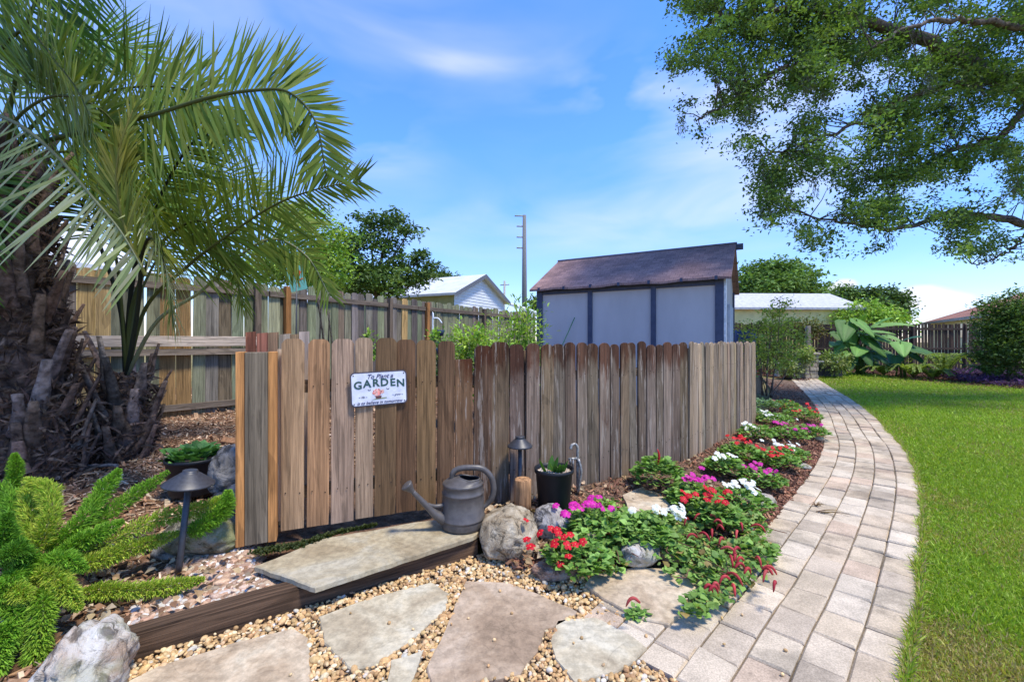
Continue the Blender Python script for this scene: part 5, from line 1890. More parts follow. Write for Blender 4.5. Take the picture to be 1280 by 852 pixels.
# green stake against the panel
gs = MB().tube([v3(P_(3.75, -.25), .2) + (.0, 0, 0), v3(P_(3.02, -.08), 1.86)], .012, 8, (.10, .22, .12))
tag(gs.build("garden_stake", tinted("green_stake", .5)), "thin green stake leaning on the shed panel", "stake")
# blue barrel at the right of the shed
q = W(931, 425, 11.9)
bb = thing("blue_barrel", (q[0], q[1], -.1), "dark blue plastic barrel standing beside the shed", "barrel")
MB().lathe([(.0001, 0), (.26, 0), (.28, .03), (.30, .35), (.305, .38), (.30, .41), (.30, .8), (.305, .83), (.30, .86), (.28, 1.20), (.26, 1.23), (.0001, 1.23)], (q[0], q[1], .4), 28).build("shell", plain("blue_plastic", (.03, .06, .16), .5), bb)
MB().box((q[0], q[1], .145), (.6, .6, .5), (.25, .2, .16), bev=.02).build("stand", WOOD_V, bb)


# ------------------------------------------------------------------ houses beyond the fences
def gable_house(name, label, A, B, zr, half, ze, wallm, roofm, over=.25, siding=True, side_m=None, cat="house"):
    """ridge from A (near gable) to B; half width, eave height"""
    A, B = np.asarray(A, float), np.asarray(B, float)
    u_ = nrm(B - A)
    w_ = np.array([-u_[1], u_[0]])
    if w_[1] < 0:
        w_ = -w_
    L_ = np.linalg.norm(B - A)
    ro_ = thing(name, (*(A + B) / 2, 0), label, cat)
    pt = lambda s, d, z: v3(A + u_ * s + w_ * d, z)
    sl = (zr - ze) / half
    mb = MB()
    V = [pt(0, -half, -.2), pt(L_, -half, -.2), pt(L_, half, -.2), pt(0, half, -.2), pt(0, -half, ze), pt(L_, -half, ze), pt(L_, half, ze), pt(0, half, ze)]
    mb.add(V, [(0, 1, 5, 4), (2, 3, 7, 6), (1, 2, 6, 5), (3, 0, 4, 7)])
    mb.build("wall", side_m or wallm, ro_)
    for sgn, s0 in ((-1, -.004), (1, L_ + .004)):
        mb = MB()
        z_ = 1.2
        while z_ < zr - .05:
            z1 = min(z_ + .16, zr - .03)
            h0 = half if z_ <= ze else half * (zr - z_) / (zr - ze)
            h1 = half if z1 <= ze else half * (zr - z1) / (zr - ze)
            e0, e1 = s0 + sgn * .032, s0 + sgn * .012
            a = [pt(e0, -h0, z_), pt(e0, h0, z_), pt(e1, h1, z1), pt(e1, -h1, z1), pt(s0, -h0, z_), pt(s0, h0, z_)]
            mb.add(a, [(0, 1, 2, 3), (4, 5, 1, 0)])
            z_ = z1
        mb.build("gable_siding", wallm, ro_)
    for sd_ in (-1, 1):
        mb = MB()
        e, r0 = half + over, ze - sl * over
        a = [pt(-over, sd_ * e, r0), pt(L_ + over, sd_ * e, r0), pt(L_ + over, 0, zr), pt(-over, 0, zr)]
        b = [q + np.array([0, 0, .12]) for q in a]
        mb.add(a + b, [(0, 1, 2, 3), (4, 5, 6, 7), (0, 1, 5, 4), (0, 3, 7, 4), (1, 2, 6, 5)])
        mb.build("roof", roofm, ro_, uv=(a[0], np.array([*u_, 0]), a[3] - a[0]))
        MB().add([pt(-over - .02, sd_ * e * 1.002, r0 - .10), pt(-over - .02, 0, zr - .10), pt(-over - .02, 0, zr + .12), pt(-over - .02, sd_ * e * 1.002, r0 + .12)], [(0, 1, 2, 3)]).build("barge_board", plain("barge_grey", lin(96, 100, 108), .7) if name == "white_house" else WHITE, ro_)
    return ro_, pt, L_


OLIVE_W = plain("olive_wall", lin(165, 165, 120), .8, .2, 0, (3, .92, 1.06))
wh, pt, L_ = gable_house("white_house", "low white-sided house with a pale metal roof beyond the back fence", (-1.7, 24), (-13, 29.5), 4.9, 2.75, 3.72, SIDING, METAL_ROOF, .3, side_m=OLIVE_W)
mb = MB()
a, b = W(628, 376, 27.5), W(672, 391, 27.5)
mb.add([a, b, b + (.8, 2, 0), a + (.8, 2, 0), a - (0, 0, .14), b - (0, 0, .14), b + (.8, 2, -.14), a + (.8, 2, -.14)], [(0, 1, 2, 3), (4, 5, 6, 7), (0, 1, 5, 4), (1, 2, 6, 5)])
mb.build("porch_roof", METAL_ROOF, wh)
yh, pt, L_ = gable_house("yellow_house", "yellow house with a white gutter just beyond the left fence", (-13.2, 6.3), (-11.6, 11.4), 4.3, 2.6, 3.0, plain("warm_yellow_wall", lin(225, 190, 110), .8), METAL_ROOF, .2)
gg, pt, L_ = gable_house("yellow_garage", "yellow-sided outbuilding with a light grey roof beyond the far fence", (19.3, 26.6), (8.5, 26.2), 4.12, 2.5, 3.15, YELLOW_W, plain("light_grey_shingle", (.46, .46, .48), .9, .2, 0, (6, .85, 1.1)), .25, cat="outbuilding")

# hip-roofed house on the right
K, e_ = np.array([38.0, 40.2]), nrm(np.array([-.54, -.84]))
inn = np.array([.84, -.54])
hh_ = thing("brown_roof_house", (*K, 0), "cream house with a rust-brown hip roof beyond the fence on the right", "house")
pt = lambda s, d, z: v3(K + e_ * s + inn * d, z)
ze, Lh, Wh, sl = 2.97, 16.5, 13.0, .42
r_h = ze + sl * Wh / 2
mb = MB()
V = [pt(0, 0, ze), pt(Lh, 0, ze), pt(Lh, Wh, ze), pt(0, Wh, ze), pt(Wh / 2, Wh / 2, r_h), pt(Lh - Wh / 2, Wh / 2, r_h)]
mb.add(V, [(0, 1, 5, 4), (2, 3, 4, 5)])
mb.add(V, [(3, 0, 4), (1, 2, 5)])
mb.build("roof", shingles("rust_shingles", lin(165, 118, 98), lin(140, 98, 84), 1.6), hh_, uv=(V[0], np.array([*e_, 0]), V[4] - (V[0] + V[1]) / 2 * 0 - V[0]))
mb = MB()
o_ = .5
V = [pt(o_, o_, -.2), pt(Lh - o_, o_, -.2), pt(Lh - o_, Wh - o_, -.2), pt(o_, Wh - o_, -.2), pt(o_, o_, ze), pt(Lh - o_, o_, ze), pt(Lh - o_, Wh - o_, ze), pt(o_, Wh - o_, ze)]
mb.add(V, [(0, 1, 5, 4), (2, 3, 7, 6), (1, 2, 6, 5), (3, 0, 4, 7)])
mb.build("wall", CREAM_W, hh_)
MB().box(pt(Lh / 2, -.02, ze - .06), (Lh, .05, .20), (1, 1, 1), (*e_, 0), (*inn, 0)).build("fascia", CONCRETE, hh_)
for s_ in (6.5, 9.5):
    wn_ = MB().box(pt(s_, o_ - .03, 2.1), (.9, .06, 1.0), (1, 1, 1), (*e_, 0), (*inn, 0)).build("window", GLASS, hh_)

# utility poles
q = W(655.5, 420, 44)
up_ = thing("utility_pole", (q[0], q[1], 0), "tall grey utility pole with four short crossarms to the left of its shaft", "utility pole", "utility poles on the skyline")
ztop = W(655, 269, 44)[2]
MB().tube([(q[0], q[1], -.1), (q[0], q[1], ztop / 2), (q[0], q[1], ztop)], [.30, .25, .18], 12, (.33, .33, .33)).build("shaft", plain("grey_pole", (.17, .17, .17), .9, .1), up_)
for py, l_ in ((270, 1.0), (283, .8), (296.5, .8), (310, .8)):
    z_ = W(0, py, 44)[2]
    MB().tube([(q[0] - l_, q[1], z_ + .02), (q[0], q[1], z_)], .07, 8).build("crossarm", CONCRETE, up_)
q = W(629, 400, 36)
up_ = thing("utility_pole", (q[0], q[1], 0), "short thin utility pole just above the white house gable", "utility pole", "utility poles on the skyline")
zt_ = W(0, 351, 36)[2]
MB().tube([(q[0], q[1], -.1), (q[0] + .12, q[1], zt_)], .09, 8).build("shaft", CONCRETE, up_)
MB().tube([(q[0] - .25, q[1], zt_ - .35), (q[0] + .5, q[1], zt_ - .30)], .05, 6).build("crossarm", CONCRETE, up_)

# far fence
FCOLS = [(.05, .036, .03), (.062, .045, .037), (.04, .029, .025), (.075, .056, .045)]
board_fence("far_fence", [(8.6, 20.6), (14.4, 21.5), (31, 21.5)], -.10, 2.18, .165, FCOLS, "dark wet board fence across the far side of the lawn", ((1.92, .10), (.95, .10)), 2.6, gap=.034, post_col=(.11, .085, .07), rail_col=(.07, .055, .045), mat=wood("wet_board_wood", (40, 40, 2.2), contrast=(.4, 1.5)))

# ------------------------------------------------------------------ trees and shrubs
DKG = ((.085, .15, .035), (.11, .19, .045), (.065, .115, .03), (.14, .22, .05))
MDG = ((.13, .22, .05), (.16, .27, .06), (.10, .18, .04), (.19, .30, .07))
BRG = ((.25, .40, .05), (.31, .46, .07), (.18, .32, .045), (.36, .48, .09))


def crown(mb, blobs, n_cl, per, spread, leaf, cols, var=.2, shell=.55, wide=.55, tmpl=LEAF):
    vol = np.array([np.prod(r_) ** .8 for c_, r_ in blobs])
    vol = vol / vol.sum()
    for (c_, r_), w_ in zip(blobs, vol):
        k_ = max(2, int(n_cl * w_))
        d = runit(k_)
        cc = np.asarray(c_) + d * np.asarray(r_) * (shell + (1.12 - shell) * rnd.random(k_) ** .7)[:, None] * (.80 + .5 * vnoise(d * 2.2 + np.asarray(c_) * 3.1 + 40))[:, None]
        cl = shades(k_, cols, var)
        m_ = k_ * per
        pos = np.repeat(cc, per, 0) + rnd.normal(size=(m_, 3)) * spread * np.array([1, 1, .7])
        Xa, Ya, Za = frames(runit(m_) * np.array([1, 1, .6]) + np.array([0, 0, -.1]), None, .8)
        col = np.clip(np.repeat(cl, per, 0) * (1 + .18 * rnd.normal(size=(m_, 1))), .005, .9)
        mb.inst(*tmpl, pos, Xa, Ya, Za, leaf * rnd.uniform(.6, 1.3, m_)[:, None] * np.array([wide, 1, 1]), col)
    return mb


def tree(name, label, base, top, r_tr, blobs, n_cl, per, spread, leaf, cols, cat="tree", group=None, mat=None, shell=.55, limbs=True):
    ro_ = thing(name, base, label, cat, group)
    base, top = np.asarray(base, float), np.asarray(top, float)
    mb = MB()
    mb.tube(spline([base, (base + top) / 2 + (r_tr, 0, 0), top], 8), np.linspace(r_tr, r_tr * .55, 8), 9, (.14, .11, .09))
    if limbs:
        for c_, r_ in blobs:
            st = base + (top - base) * rnd.uniform(.55, .98)
            mb.tube(spline([st, (st + np.asarray(c_)) / 2 + (0, 0, .1 * r_[2]), np.asarray(c_)], 7), np.linspace(r_tr * .45, r_tr * .12, 7), 6, (.14, .11, .09))
    mb.build("trunk", BARK, ro_)
    crown(MB(), blobs, n_cl, per, spread, leaf, cols, shell=shell).build("crown", mat or LEAFM_FAR, ro_)
    return ro_


def blob(px, py, y, rx, rz, ry=None):
    return (W(px, py, y), np.array([rx / F * y, (ry or rx) / F * y, rz / F * y]))


tree("broadleaf_tree", "dark green tree with gaps in its crown, left of the white house roof", W(470, 540, 19) * (1, 1, 0), W(470, 345, 19), .16,
     [blob(462, 280, 19, 26, 12), blob(490, 276, 19.4, 22, 12), blob(510, 292, 19, 18, 10), blob(530, 318, 19, 13, 8), blob(445, 305, 18.6, 30, 16), blob(478, 308, 19, 26, 12), blob(505, 325, 19, 26, 8), blob(432, 335, 18.6, 34, 18), blob(408, 318, 18.6, 24, 14), blob(540, 335, 19.3, 16, 9), blob(480, 342, 19, 46, 14), blob(455, 358, 18.6, 60, 14), blob(516, 350, 19, 30, 8)], 640, 20, .13, .19, DKG, group="trees beyond the fences", shell=.15)
tree("broadleaf_tree", "yellow-green tree showing through the palm fronds", W(395, 540, 14) * (1, 1, 0), W(395, 330, 14), .14,
     [blob(385, 285, 14, 32, 28), blob(418, 300, 14, 22, 26), blob(352, 318, 14, 30, 24), blob(405, 335, 13.6, 34, 20), blob(330, 338, 14, 24, 18), blob(376, 345, 14, 40, 16), blob(300, 335, 14.5, 26, 18)], 420, 24, .15, .13, BRG, group="trees beyond the fences", shell=.3)
tree("broadleaf_tree", "small dark treetop poking above the white house ridge", W(548, 500, 32) * (1, 1, 0), W(548, 350, 32), .15,
     [blob(545, 345, 32, 14, 7), blob(560, 349, 32, 12, 5), blob(530, 346, 32, 8, 6)], 80, 22, .2, .22, DKG, group="trees beyond the fences")
tree("broadleaf_tree", "little dark treetop beside the foot of the tall utility pole", W(672, 460, 40) * (1, 1, 0), W(672, 385, 40), .15,
     [blob(668, 380, 40, 8, 8), blob(676, 386, 40, 10, 8)], 60, 22, .25, .25, DKG, group="trees beyond the fences")
tree("broadleaf_tree", "broad domed tree rising right of the shed roof", W(968, 440, 50) * (1, 1, 0), W(968, 360, 50), .4,
     [blob(945, 350, 50, 24, 16), blob(968, 344, 50, 24, 14), blob(992, 348, 50, 24, 15), blob(1010, 358, 50, 18, 12), blob(960, 364, 49, 34, 16), blob(1000, 370, 49, 30, 14), blob(930, 362, 50, 20, 16), blob(955, 338, 50, 10, 8), blob(976, 335, 50, 12, 8)], 620, 26, .45, .42, MDG, group="trees beyond the fences", shell=.7)
tree("broadleaf_tree", "rounded dark tree behind the yellow outbuilding", W(1092, 440, 40) * (1, 1, 0), W(1092, 385, 40), .3,
     [blob(1070, 376, 40, 22, 14), blob(1095, 373, 40, 24, 14), blob(1115, 384, 40, 16, 14), blob(1050, 384, 40, 16, 14), blob(1085, 392, 39, 36, 14), blob(1056, 364, 40, 8, 6)], 480, 26, .34, .32, DKG, group="trees beyond the fences", shell=.7)
tree("broadleaf_tree", "bright light green bushy tree rising above the far fence", W(1082, 440, 24) * (1, 1, 0), W(1082, 405, 24), .12,
     [blob(1080, 392, 24, 26, 12), blob(1062, 400, 24, 22, 12), blob(1100, 400, 24, 22, 12), blob(1082, 410, 23.6, 36, 12)], 300, 26, .22, .18, BRG, group="trees beyond the fences", shell=.5)
# the big dark shrub at the right edge
b0 = W(1260, 470, 14.8) * (1, 1, 0) + (0, 0, ZL)
tree("tall_shrub", "tall dark glossy shrub at the right edge of the lawn", b0, W(1262, 410, 14.8), .06,
     [blob(1262, 385, 14.8, 26, 20), blob(1250, 410, 14.7, 26, 22), blob(1275, 415, 14.6, 26, 26), blob(1245, 438, 14.6, 24, 18), blob(1270, 448, 14.4, 30, 18), blob(1290, 395, 15, 24, 24), blob(1238, 400, 14.8, 12, 14), blob(1300, 430, 14.8, 24, 26)], 620, 26, .13, .11, DKG, "shrub", None, LEAFM, .45)

# young tree by the path
ry = 10.9
b0 = G(958, 494, -.06)
ro_ = thing("young_tree", b0, "slender young tree with airy yellow-green leaves beside the fence end", "tree")
mb = MB()
tips = []
for k_, (bx, tx, ty) in enumerate(((953, 950, 400), (958, 966, 386), (964, 985, 405), (958, 938, 420), (962, 975, 372), (960, 995, 430), (955, 945, 445))):
    a, b = G(bx, 494 + k_ % 3, -.06), W(tx, ty, ry + .3 * rnd.normal())
    p_ = spline([a, a * .6 + b * .4 + rnd.normal(size=3) * .05, a * .25 + b * .75 + rnd.normal(size=3) * .06, b], 16)
    mb.tube(p_, np.linspace(.022 if k_ < 3 else .013, .004, 16), 6, (.16, .11, .08))
    for q_ in range(11):
        st = p_[rnd.integers(5, 16)]
        en = st + nrm(rnd.normal(size=3) * (1, 1, .5) + (0, 0, .25)) * rnd.uniform(.15, .42)
        mb.tube([st, (st + en) / 2 + (0, 0, .03), en], [.006, .004, .002], 5, (.17, .11, .08))
        tips += [en, (st + en) / 2]
mb.build("trunk", BARK, ro_)
tips = np.array(tips)
tips = tips[(tips[:, 2] < 2.35) & (tips[:, 2] > .62)]
per = 22
pos = np.repeat(tips, per, 0) + rnd.normal(size=(len(tips) * per, 3)) * .095
n = len(pos)
Xa, Ya, Za = frames(runit(n) * (1, 1, .6), None, .7)
MB().inst(*LEAF, pos, Xa, Ya, Za, .080 * rnd.uniform(.6, 1.3, n)[:, None] * np.array([.62, 1, 1]), shades(n, ((.42, .48, .08), (.34, .42, .07), (.50, .52, .13), (.25, .34, .06)), .2)).build("crown", LEAFM, ro_)


def bush(name, label, c, r, n, leaf, cols, cat="shrub", wide=.55, group=None, stems=6):
    c = np.asarray(c, float)
    r = np.asarray(r, float)
    ro_ = thing(name, (c[0], c[1], c[2] - r[2]), label, cat, group)
    mb = MB()
    k_ = max(8, n // 26)
    cc = c + runit(k_) * r * (rnd.random(k_) ** .45)[:, None] * .95
    pos = np.repeat(cc, 26, 0) + rnd.normal(size=(k_ * 26, 3)) * r * .20
    m_ = len(pos)
    Xa, Ya, Za = frames((pos - c) / r + runit(m_) * .8, None, .5)
    mb.inst(*LEAF6, pos, Xa, Ya, Za, leaf * rnd.uniform(.6, 1.3, m_)[:, None] * np.array([wide, 1, 1]), np.repeat(shades(k_, cols, .15), 26, 0) * (1 + .15 * rnd.normal(size=(m_, 1))).clip(.5, 1.6))
    mb.build("foliage", LEAFM, ro_)
    mb = MB()
    for q_ in range(stems):
        b_ = np.array([c[0], c[1], c[2] - r[2]]) + rnd.normal(size=3) * (.1 * r[0], .1 * r[1], 0)
        mb.tube(spline([b_, (b_ + cc[q_]) / 2, cc[q_]], 6), np.linspace(.012, .004, 6), 5, (.17, .14, .08))
    mb.build("stems", BARK, ro_)
    return ro_


bush("garden_bush", "bright yellow-green bush rising behind the pickets left of the shed", W(648, 440, 7.2), (.46, .40, .84), 2600, .085, BRG, wide=.32)
bush("tomato_plant", "light green leafy plant behind the gap in the pickets", W(588, 440, 6.2), (.30, .26, .50), 1100, .07, BRG)
bush("tomato_plant", "smaller light green plant behind the pickets, next to the bright bush", W(612, 445, 6.0), (.28, .24, .38), 700, .06, BRG)
bush("potted_herb", "leafy herb behind the short flat picket", W(548, 448, 4.9), (.15, .13, .30), 520, .05, MDG, "plant")
bush("leafy_sprig", "small green sprig showing above the middle of the gate", W(463, 432, 3.75), (.085, .06, .12), 160, .038, BRG, "plant", stems=3)
bush("leafy_sprig", "thin green shoots growing above the pickets left of the tomato leaves", W(540, 424, 4.2), (.08, .06, .14), 120, .035, BRG, "plant", stems=3)
bush("low_shrub", "variegated yellow-green shrub spreading left of the stone pillar", W(984, 458, 16.4), (.62, .45, .42), 1100, .10, ((.24, .30, .08), (.16, .22, .05), (.30, .34, .12)))
bush("low_shrub", "leafy variegated shrub draped over the stone pillar", W(1006, 444, 16.3), (.36, .30, .34), 800, .10, ((.26, .34, .07), (.2, .28, .06), (.32, .36, .14)))
bush("low_shrub", "sprawling pale shrub right of the dark planter", W(1044, 452, 17.0), (.60, .4, .42), 900, .11, ((.22, .28, .08), (.15, .21, .05), (.30, .33, .12)))
bush("climbing_vine", "reddish green vine scrambling over the top of the far fence", W(1005, 411, 19.9), (1.05, .30, .55), 1800, .12, ((.13, .16, .04), (.18, .13, .07), (.10, .14, .04), (.22, .22, .08)), "vine")
bush("climbing_vine", "dense dark vine low on the far fence behind the young tree", W(965, 430, 19.0), (1.3, .4, .9), 1600, .13, DKG, "vine")

# stone pillar, bench and planter at the far end of the path
q = np.array([11.45, 16.75, ZL])
sp_ = thing("stone_pillar", q, "short stacked-stone pillar where the path ends", "pillar")
mb = MB()
for k_ in range(6):
    x_ = -.26
    while x_ < .24:
        w_ = min(rnd.uniform(.16, .30), .26 - x_ + .0)
        mb.box(q + (x_ + w_ / 2, 0, .07 + k_ * .15), (w_ - .012, .52 + .02 * rnd.normal(), .138), shades(1, [(.36, .30, .24), (.30, .26, .22), (.42, .35, .28)], .12)[0], bev=.015)
        x_ += w_
    if k_ == 0:
        mb.box(q + (0, 0, .45), (.46, .46, .88), (.12, .10, .08))
mb.build("stonework", tinted("pillar_stone", .9, .15, 0, (18, .7, 1.2), (30, .5, .01)), sp_)
MB().box(q + (0, 0, .95), (.62, .62, .09), (.40, .34, .28), bev=.02).build("cap", tinted("cap_stone", .9, .15, 0, (18, .7, 1.2)), sp_)
q = W(984, 452, 17.4)
bn = thing("concrete_bench", (q[0], q[1], ZL), "small curved concrete bench left of the stone pillar", "bench")
mb = MB()
a = np.linspace(-.9, .9, 15)
o_ = [(.62 * math.sin(x), .62 * math.cos(x) - .5) for x in a] + [(.36 * math.sin(x), .36 * math.cos(x) - .5) for x in a[::-1]]
mb.prism(o_, (q[0], q[1], .46), (1, 0, 0), (0, -1, 0), (0, 0, 1), .07)
mb.build("seat", CONCRETE, bn)
for s_ in (-.34, .34):
    MB().box((q[0] + s_, q[1] + .10, .17), (.12, .24, .56), bev=.02).build("leg", CONCRETE, bn)
q = W(1031, 457, 17.6)
pn = thing("planter_box", (q[0], q[1], ZL), "long dark planter box right of the stone pillar", "planter")
MB().box((q[0], q[1], .18), (1.15, .40, .56), bev=.02).build("trough", plain("dark_planter", (.025, .03, .045), .5), pn)
MB().box((q[0], q[1], .475), (1.25, .48, .05), bev=.012).build("rim", CONCRETE, pn)
q = W(1010, 420, 19.2)
tag(MB().box((q[0], q[1], .95), (.16, .16, 2.1), (.36, .33, .30), bev=.01).build("wooden_post", WOOD_V), "pale grey wooden post standing behind the stone pillar", "post")

# elephant ears
def ear_leaf(mb, st, d, L, w, up, col):
    """heart-shaped leaf with back lobes, waved between its veins"""
    d = nrm(d)
    side = nrm(np.cross(d, up))
    nn = nrm(np.cross(side, d))
    na, nc = 18, 11
    t_ = np.linspace(0, 1, na)[:, None]
    u_ = np.linspace(-1, 1, nc)[None, :]
    hw = w * .5 * np.minimum(1, (t_ / .20 + .02) ** .5) * np.clip(1 - np.clip(t_ - .22, 0, 1) / .78, 0, 1) ** .62
    al = L * (t_ - .26 * np.abs(u_) ** 1.4 * (1 - t_) ** 2.2)
    drop = -.28 * L * t_ ** 2.2
    lift = .14 * w * np.abs(u_) ** 1.3 * (1 - .5 * t_) + .018 * w * np.sin(t_ * 34 - np.abs(u_) * 9) * np.abs(u_) - .10 * w * np.abs(u_) ** 3
    V = st + d * al[..., None] + side * (u_ * hw)[..., None] + nn * lift[..., None] + np.array([0, 0, 1.0]) * (drop + 0 * u_)[..., None]
    i_, j_ = np.meshgrid(np.arange(na - 1), np.arange(nc - 1), indexing='ij')
    i_, j_ = i_.ravel(), j_.ravel()
    c_ = np.tile(shades(1, [col], .12)[0], (len(i_), 1))
    vein = (np.abs(j_ - (nc - 2) / 2) < 1)
    c_[vein] = c_[vein] * 1.25
    mb.add(V.reshape(-1, 3), np.stack([i_ * nc + j_, i_ * nc + j_ + 1, (i_ + 1) * nc + j_ + 1, (i_ + 1) * nc + j_], 1), c_, smooth=True)


def elephant_ear(label, base, leaves, cols):
    ro_ = thing("elephant_ear", base, label, "plant", "elephant ear plants at the far fence")
    for px, py, y, dx, dz, L_, w_, ci in leaves:
        c_ = W(px, py, y)
        d = nrm(np.array([dx, -.75, dz]))
        mb = MB()
        st = c_ - d * L_ * .42
        ear_leaf(mb, st, d, L_ * .80, w_ * .88, (.15 * rnd.normal(), -.45, 1), cols[ci])
        mb.tube(spline([base + rnd.normal(size=3) * (.12, .12, 0), (base * .4 + st * .6) + (-.15 * dx, .1, .15), st + (0, 0, .03), st + d * .06], 12), np.linspace(.035, .014, 12), 7, (.12, .22, .06))
        mb.build("leaf", LEAFM, ro_)


EC = ((.075, .17, .035), (.12, .25, .05), (.18, .31, .08), (.05, .12, .035))
elephant_ear("tall elephant ear clump with huge drooping leaves at the fence", np.array([15.1, 18.7, ZL]),
             [(1056, 412, 18.3, -.7, -.6, 1.25, 1.0, 0), (1082, 408, 18.2, .2, -.5, 1.1, .8, 1), (1100, 412, 18.1, .8, .2, 1.35, .7, 2), (1122, 402, 18.2, 1.2, .35, 1.5, .6, 2), (1072, 436, 18, -.8, -.2, 1.1, .85, 1),
              (1096, 432, 18, .5, -.7, 1.1, .85, 0), (1110, 424, 18, .9, -.3, 1.0, .8, 0), (1050, 442, 18.1, -1, -.3, .95, .75, 1), (1084, 446, 18, 0, -.8, .9, .75, 3), (1062, 452, 18, -.6, -.6, .9, .7, 3), (1104, 448, 18, .6, -.6, .9, .7, 3), (1090, 420, 18.4, .3, .0, 1.1, .8, 3), (1064, 426, 18.5, -.4, .2, 1.0, .8, 0), (1042, 428, 18.6, -1, .1, 1.0, .6, 2), (1078, 395, 18.8, -.1, .9, 1.0, .6, 1), (1105, 398, 18.8, .5, .8, 1.1, .55, 1)] + [(rnd.uniform(1048, 1118), rnd.uniform(418, 456), rnd.uniform(18.3, 19.2), rnd.normal(), rnd.normal() * .4 - .2, rnd.uniform(.7, 1.0), rnd.uniform(.55, .75), int(rnd.integers(4))) for _ in range(14)], EC)
elephant_ear("lower elephant ear with one pale heart-shaped leaf and one broad bluish leaf", np.array([15.75, 17.3, ZL]),
             [(1128, 434, 16.9, -.5, -.35, 1.0, .8, 2), (1160, 438, 16.9, 1.3, -.22, 1.35, .95, 0), (1140, 420, 17.3, .3, .5, 1.0, .8, 3), (1150, 448, 17, .7, -.7, .8, .65, 3), (1118, 450, 17.1, -.8, -.5, .8, .65, 3)], ((.075, .17, .04), (.15, .29, .06), (.20, .40, .10), (.045, .13, .07)))


def arching_fern(label, base, n_f, L_, cols, h):
    global r_
    ro_ = thing("arching_fern", base, label, "fern", "arching ferns in the far bed")
    for k_ in range(n_f):
        a = k_ * 2.4 + rnd.normal() * .2
        o_ = np.array([math.cos(a), math.sin(a), 0])
        q_ = L_ * rnd.uniform(.75, 1.1)
        frond(ro_, [base + (0, 0, .05), base + o_ * q_ * .3 + (0, 0, h * .75), base + o_ * q_ * .65 + (0, 0, h), base + o_ * q_ + (0, 0, h * .6)], .17, 34, .12, cols, .035, .3, .1, 80, 45, (.012, .004))


FC_ = ((.26, .34, .06), (.20, .29, .05), (.31, .38, .09), (.13, .21, .04))
arching_fern("arching yellow-green fern below the pale elephant ear leaf", W(1142, 470, 16.5) * (1, 1, 0) + (0, 0, ZL), 13, 1.05, FC_, .55)
arching_fern("wide arching fern in front of the dark fence boards, right of the elephant ears", W(1180, 470, 16.8) * (1, 1, 0) + (0, 0, ZL), 15, 1.25, FC_, .95)
arching_fern("small dark fern at the left end of the purple ground cover", W(1166, 473, 15.9) * (1, 1, 0) + (0, 0, ZL), 10, .8, ((.13, .21, .04), (.10, .17, .035)), .40)
arching_fern("pale fern fronds at the foot of the tall elephant ear clump", W(1105, 466, 17.6) * (1, 1, 0) + (0, 0, ZL), 10, .8, FC_, .42)
arching_fern("fern half hidden under the tall dark shrub", W(1240, 468, 15.3) * (1, 1, 0) + (0, 0, ZL), 10, .9, MDG, .55)

# purple ground cover
pp = [tuple(G(x, y, ZL)[:2]) for x, y in ((1168, 470), (1200, 466), (1240, 466), (1300, 468), (1330, 484), (1285, 486), (1240, 482), (1200, 478))]
p = scatter(pp, 9000)
n = len(p)
hn = fbm(np.stack([p[:, 0] * 2, p[:, 1] * 2, 0 * p[:, 0]], 1), 3)
Xa, Ya, Za = frames(runit(n) * (1, 1, .5) + (0, 0, .35), None, .5)
tag(MB().inst(*LEAF, np.stack([p[:, 0], p[:, 1], ZL + (.05 + .30 * hn) * rnd.uniform(.2, 1, n)], 1), Xa, Ya, Za, .15 * rnd.uniform(.6, 1.3, n)[:, None] * np.array([.28, 1, 1]), shades(n, ((.10, .045, .15), (.14, .07, .20), (.06, .03, .10), (.16, .11, .20)), .2)).build("purple_plants", LEAFM), "low purple-leaved plants massed along the edge of the far bed", "ground cover", kind="stuff")

# garden ornaments behind the gate
q = W(371, 348, 7.0)
fl = thing("garden_flag", (q[0], q[1], .2), "teal garden flag with an orange flower, tilted on a stake at the tall fence", "flag")
MB().tube([(q[0] - .02, q[1], .2), (q[0] + .0, q[1], q[2] + .20)], .012, 8).build("stake", BLACK_METAL, fl)
tu = nrm(np.array([.93, .05, .22]))
tv = np.cross(tu, (0, -1, 0))
tv = tv if tv[2] > 0 else -tv
MB().prism([(-.13, -.20), (.13, -.20), (.13, .20), (-.13, .20)], q, tu, tv, (0, -1, 0), .006, lin(120, 185, 170)).build("cloth", tinted("flag_cloth", .8, .1), fl)
mb = MB()
for k_ in range(6):
    a = k_ * 1.05
    mb.prism([(.035 * math.cos(x), .035 * math.sin(x)) for x in np.linspace(0, 6.28, 9)[:-1]], q + (0, -.008, 0) + tu * (.02 + .035 * math.cos(a)) + tv * (.09 + .035 * math.sin(a)), tu, tv, (0, -1, 0), .002 + .0005 * k_, lin(205, 95, 55))
mb.prism([(-.008, -.15), (.008, -.15), (.008, .1), (-.008, .1)], q + (0, -.0075, 0) + tu * .02, tu, tv, (0, -1, 0), .002, lin(190, 110, 60))
mb.prism([(-.06, 0), (.02, .05), (.03, .02)], q + (0, -.0075, 0) + tu * .07 - tv * .05, tu, tv, (0, -1, 0), .002, lin(200, 120, 70))
mb.build("flower_picture", tinted("flag_print", .8, .1), fl)

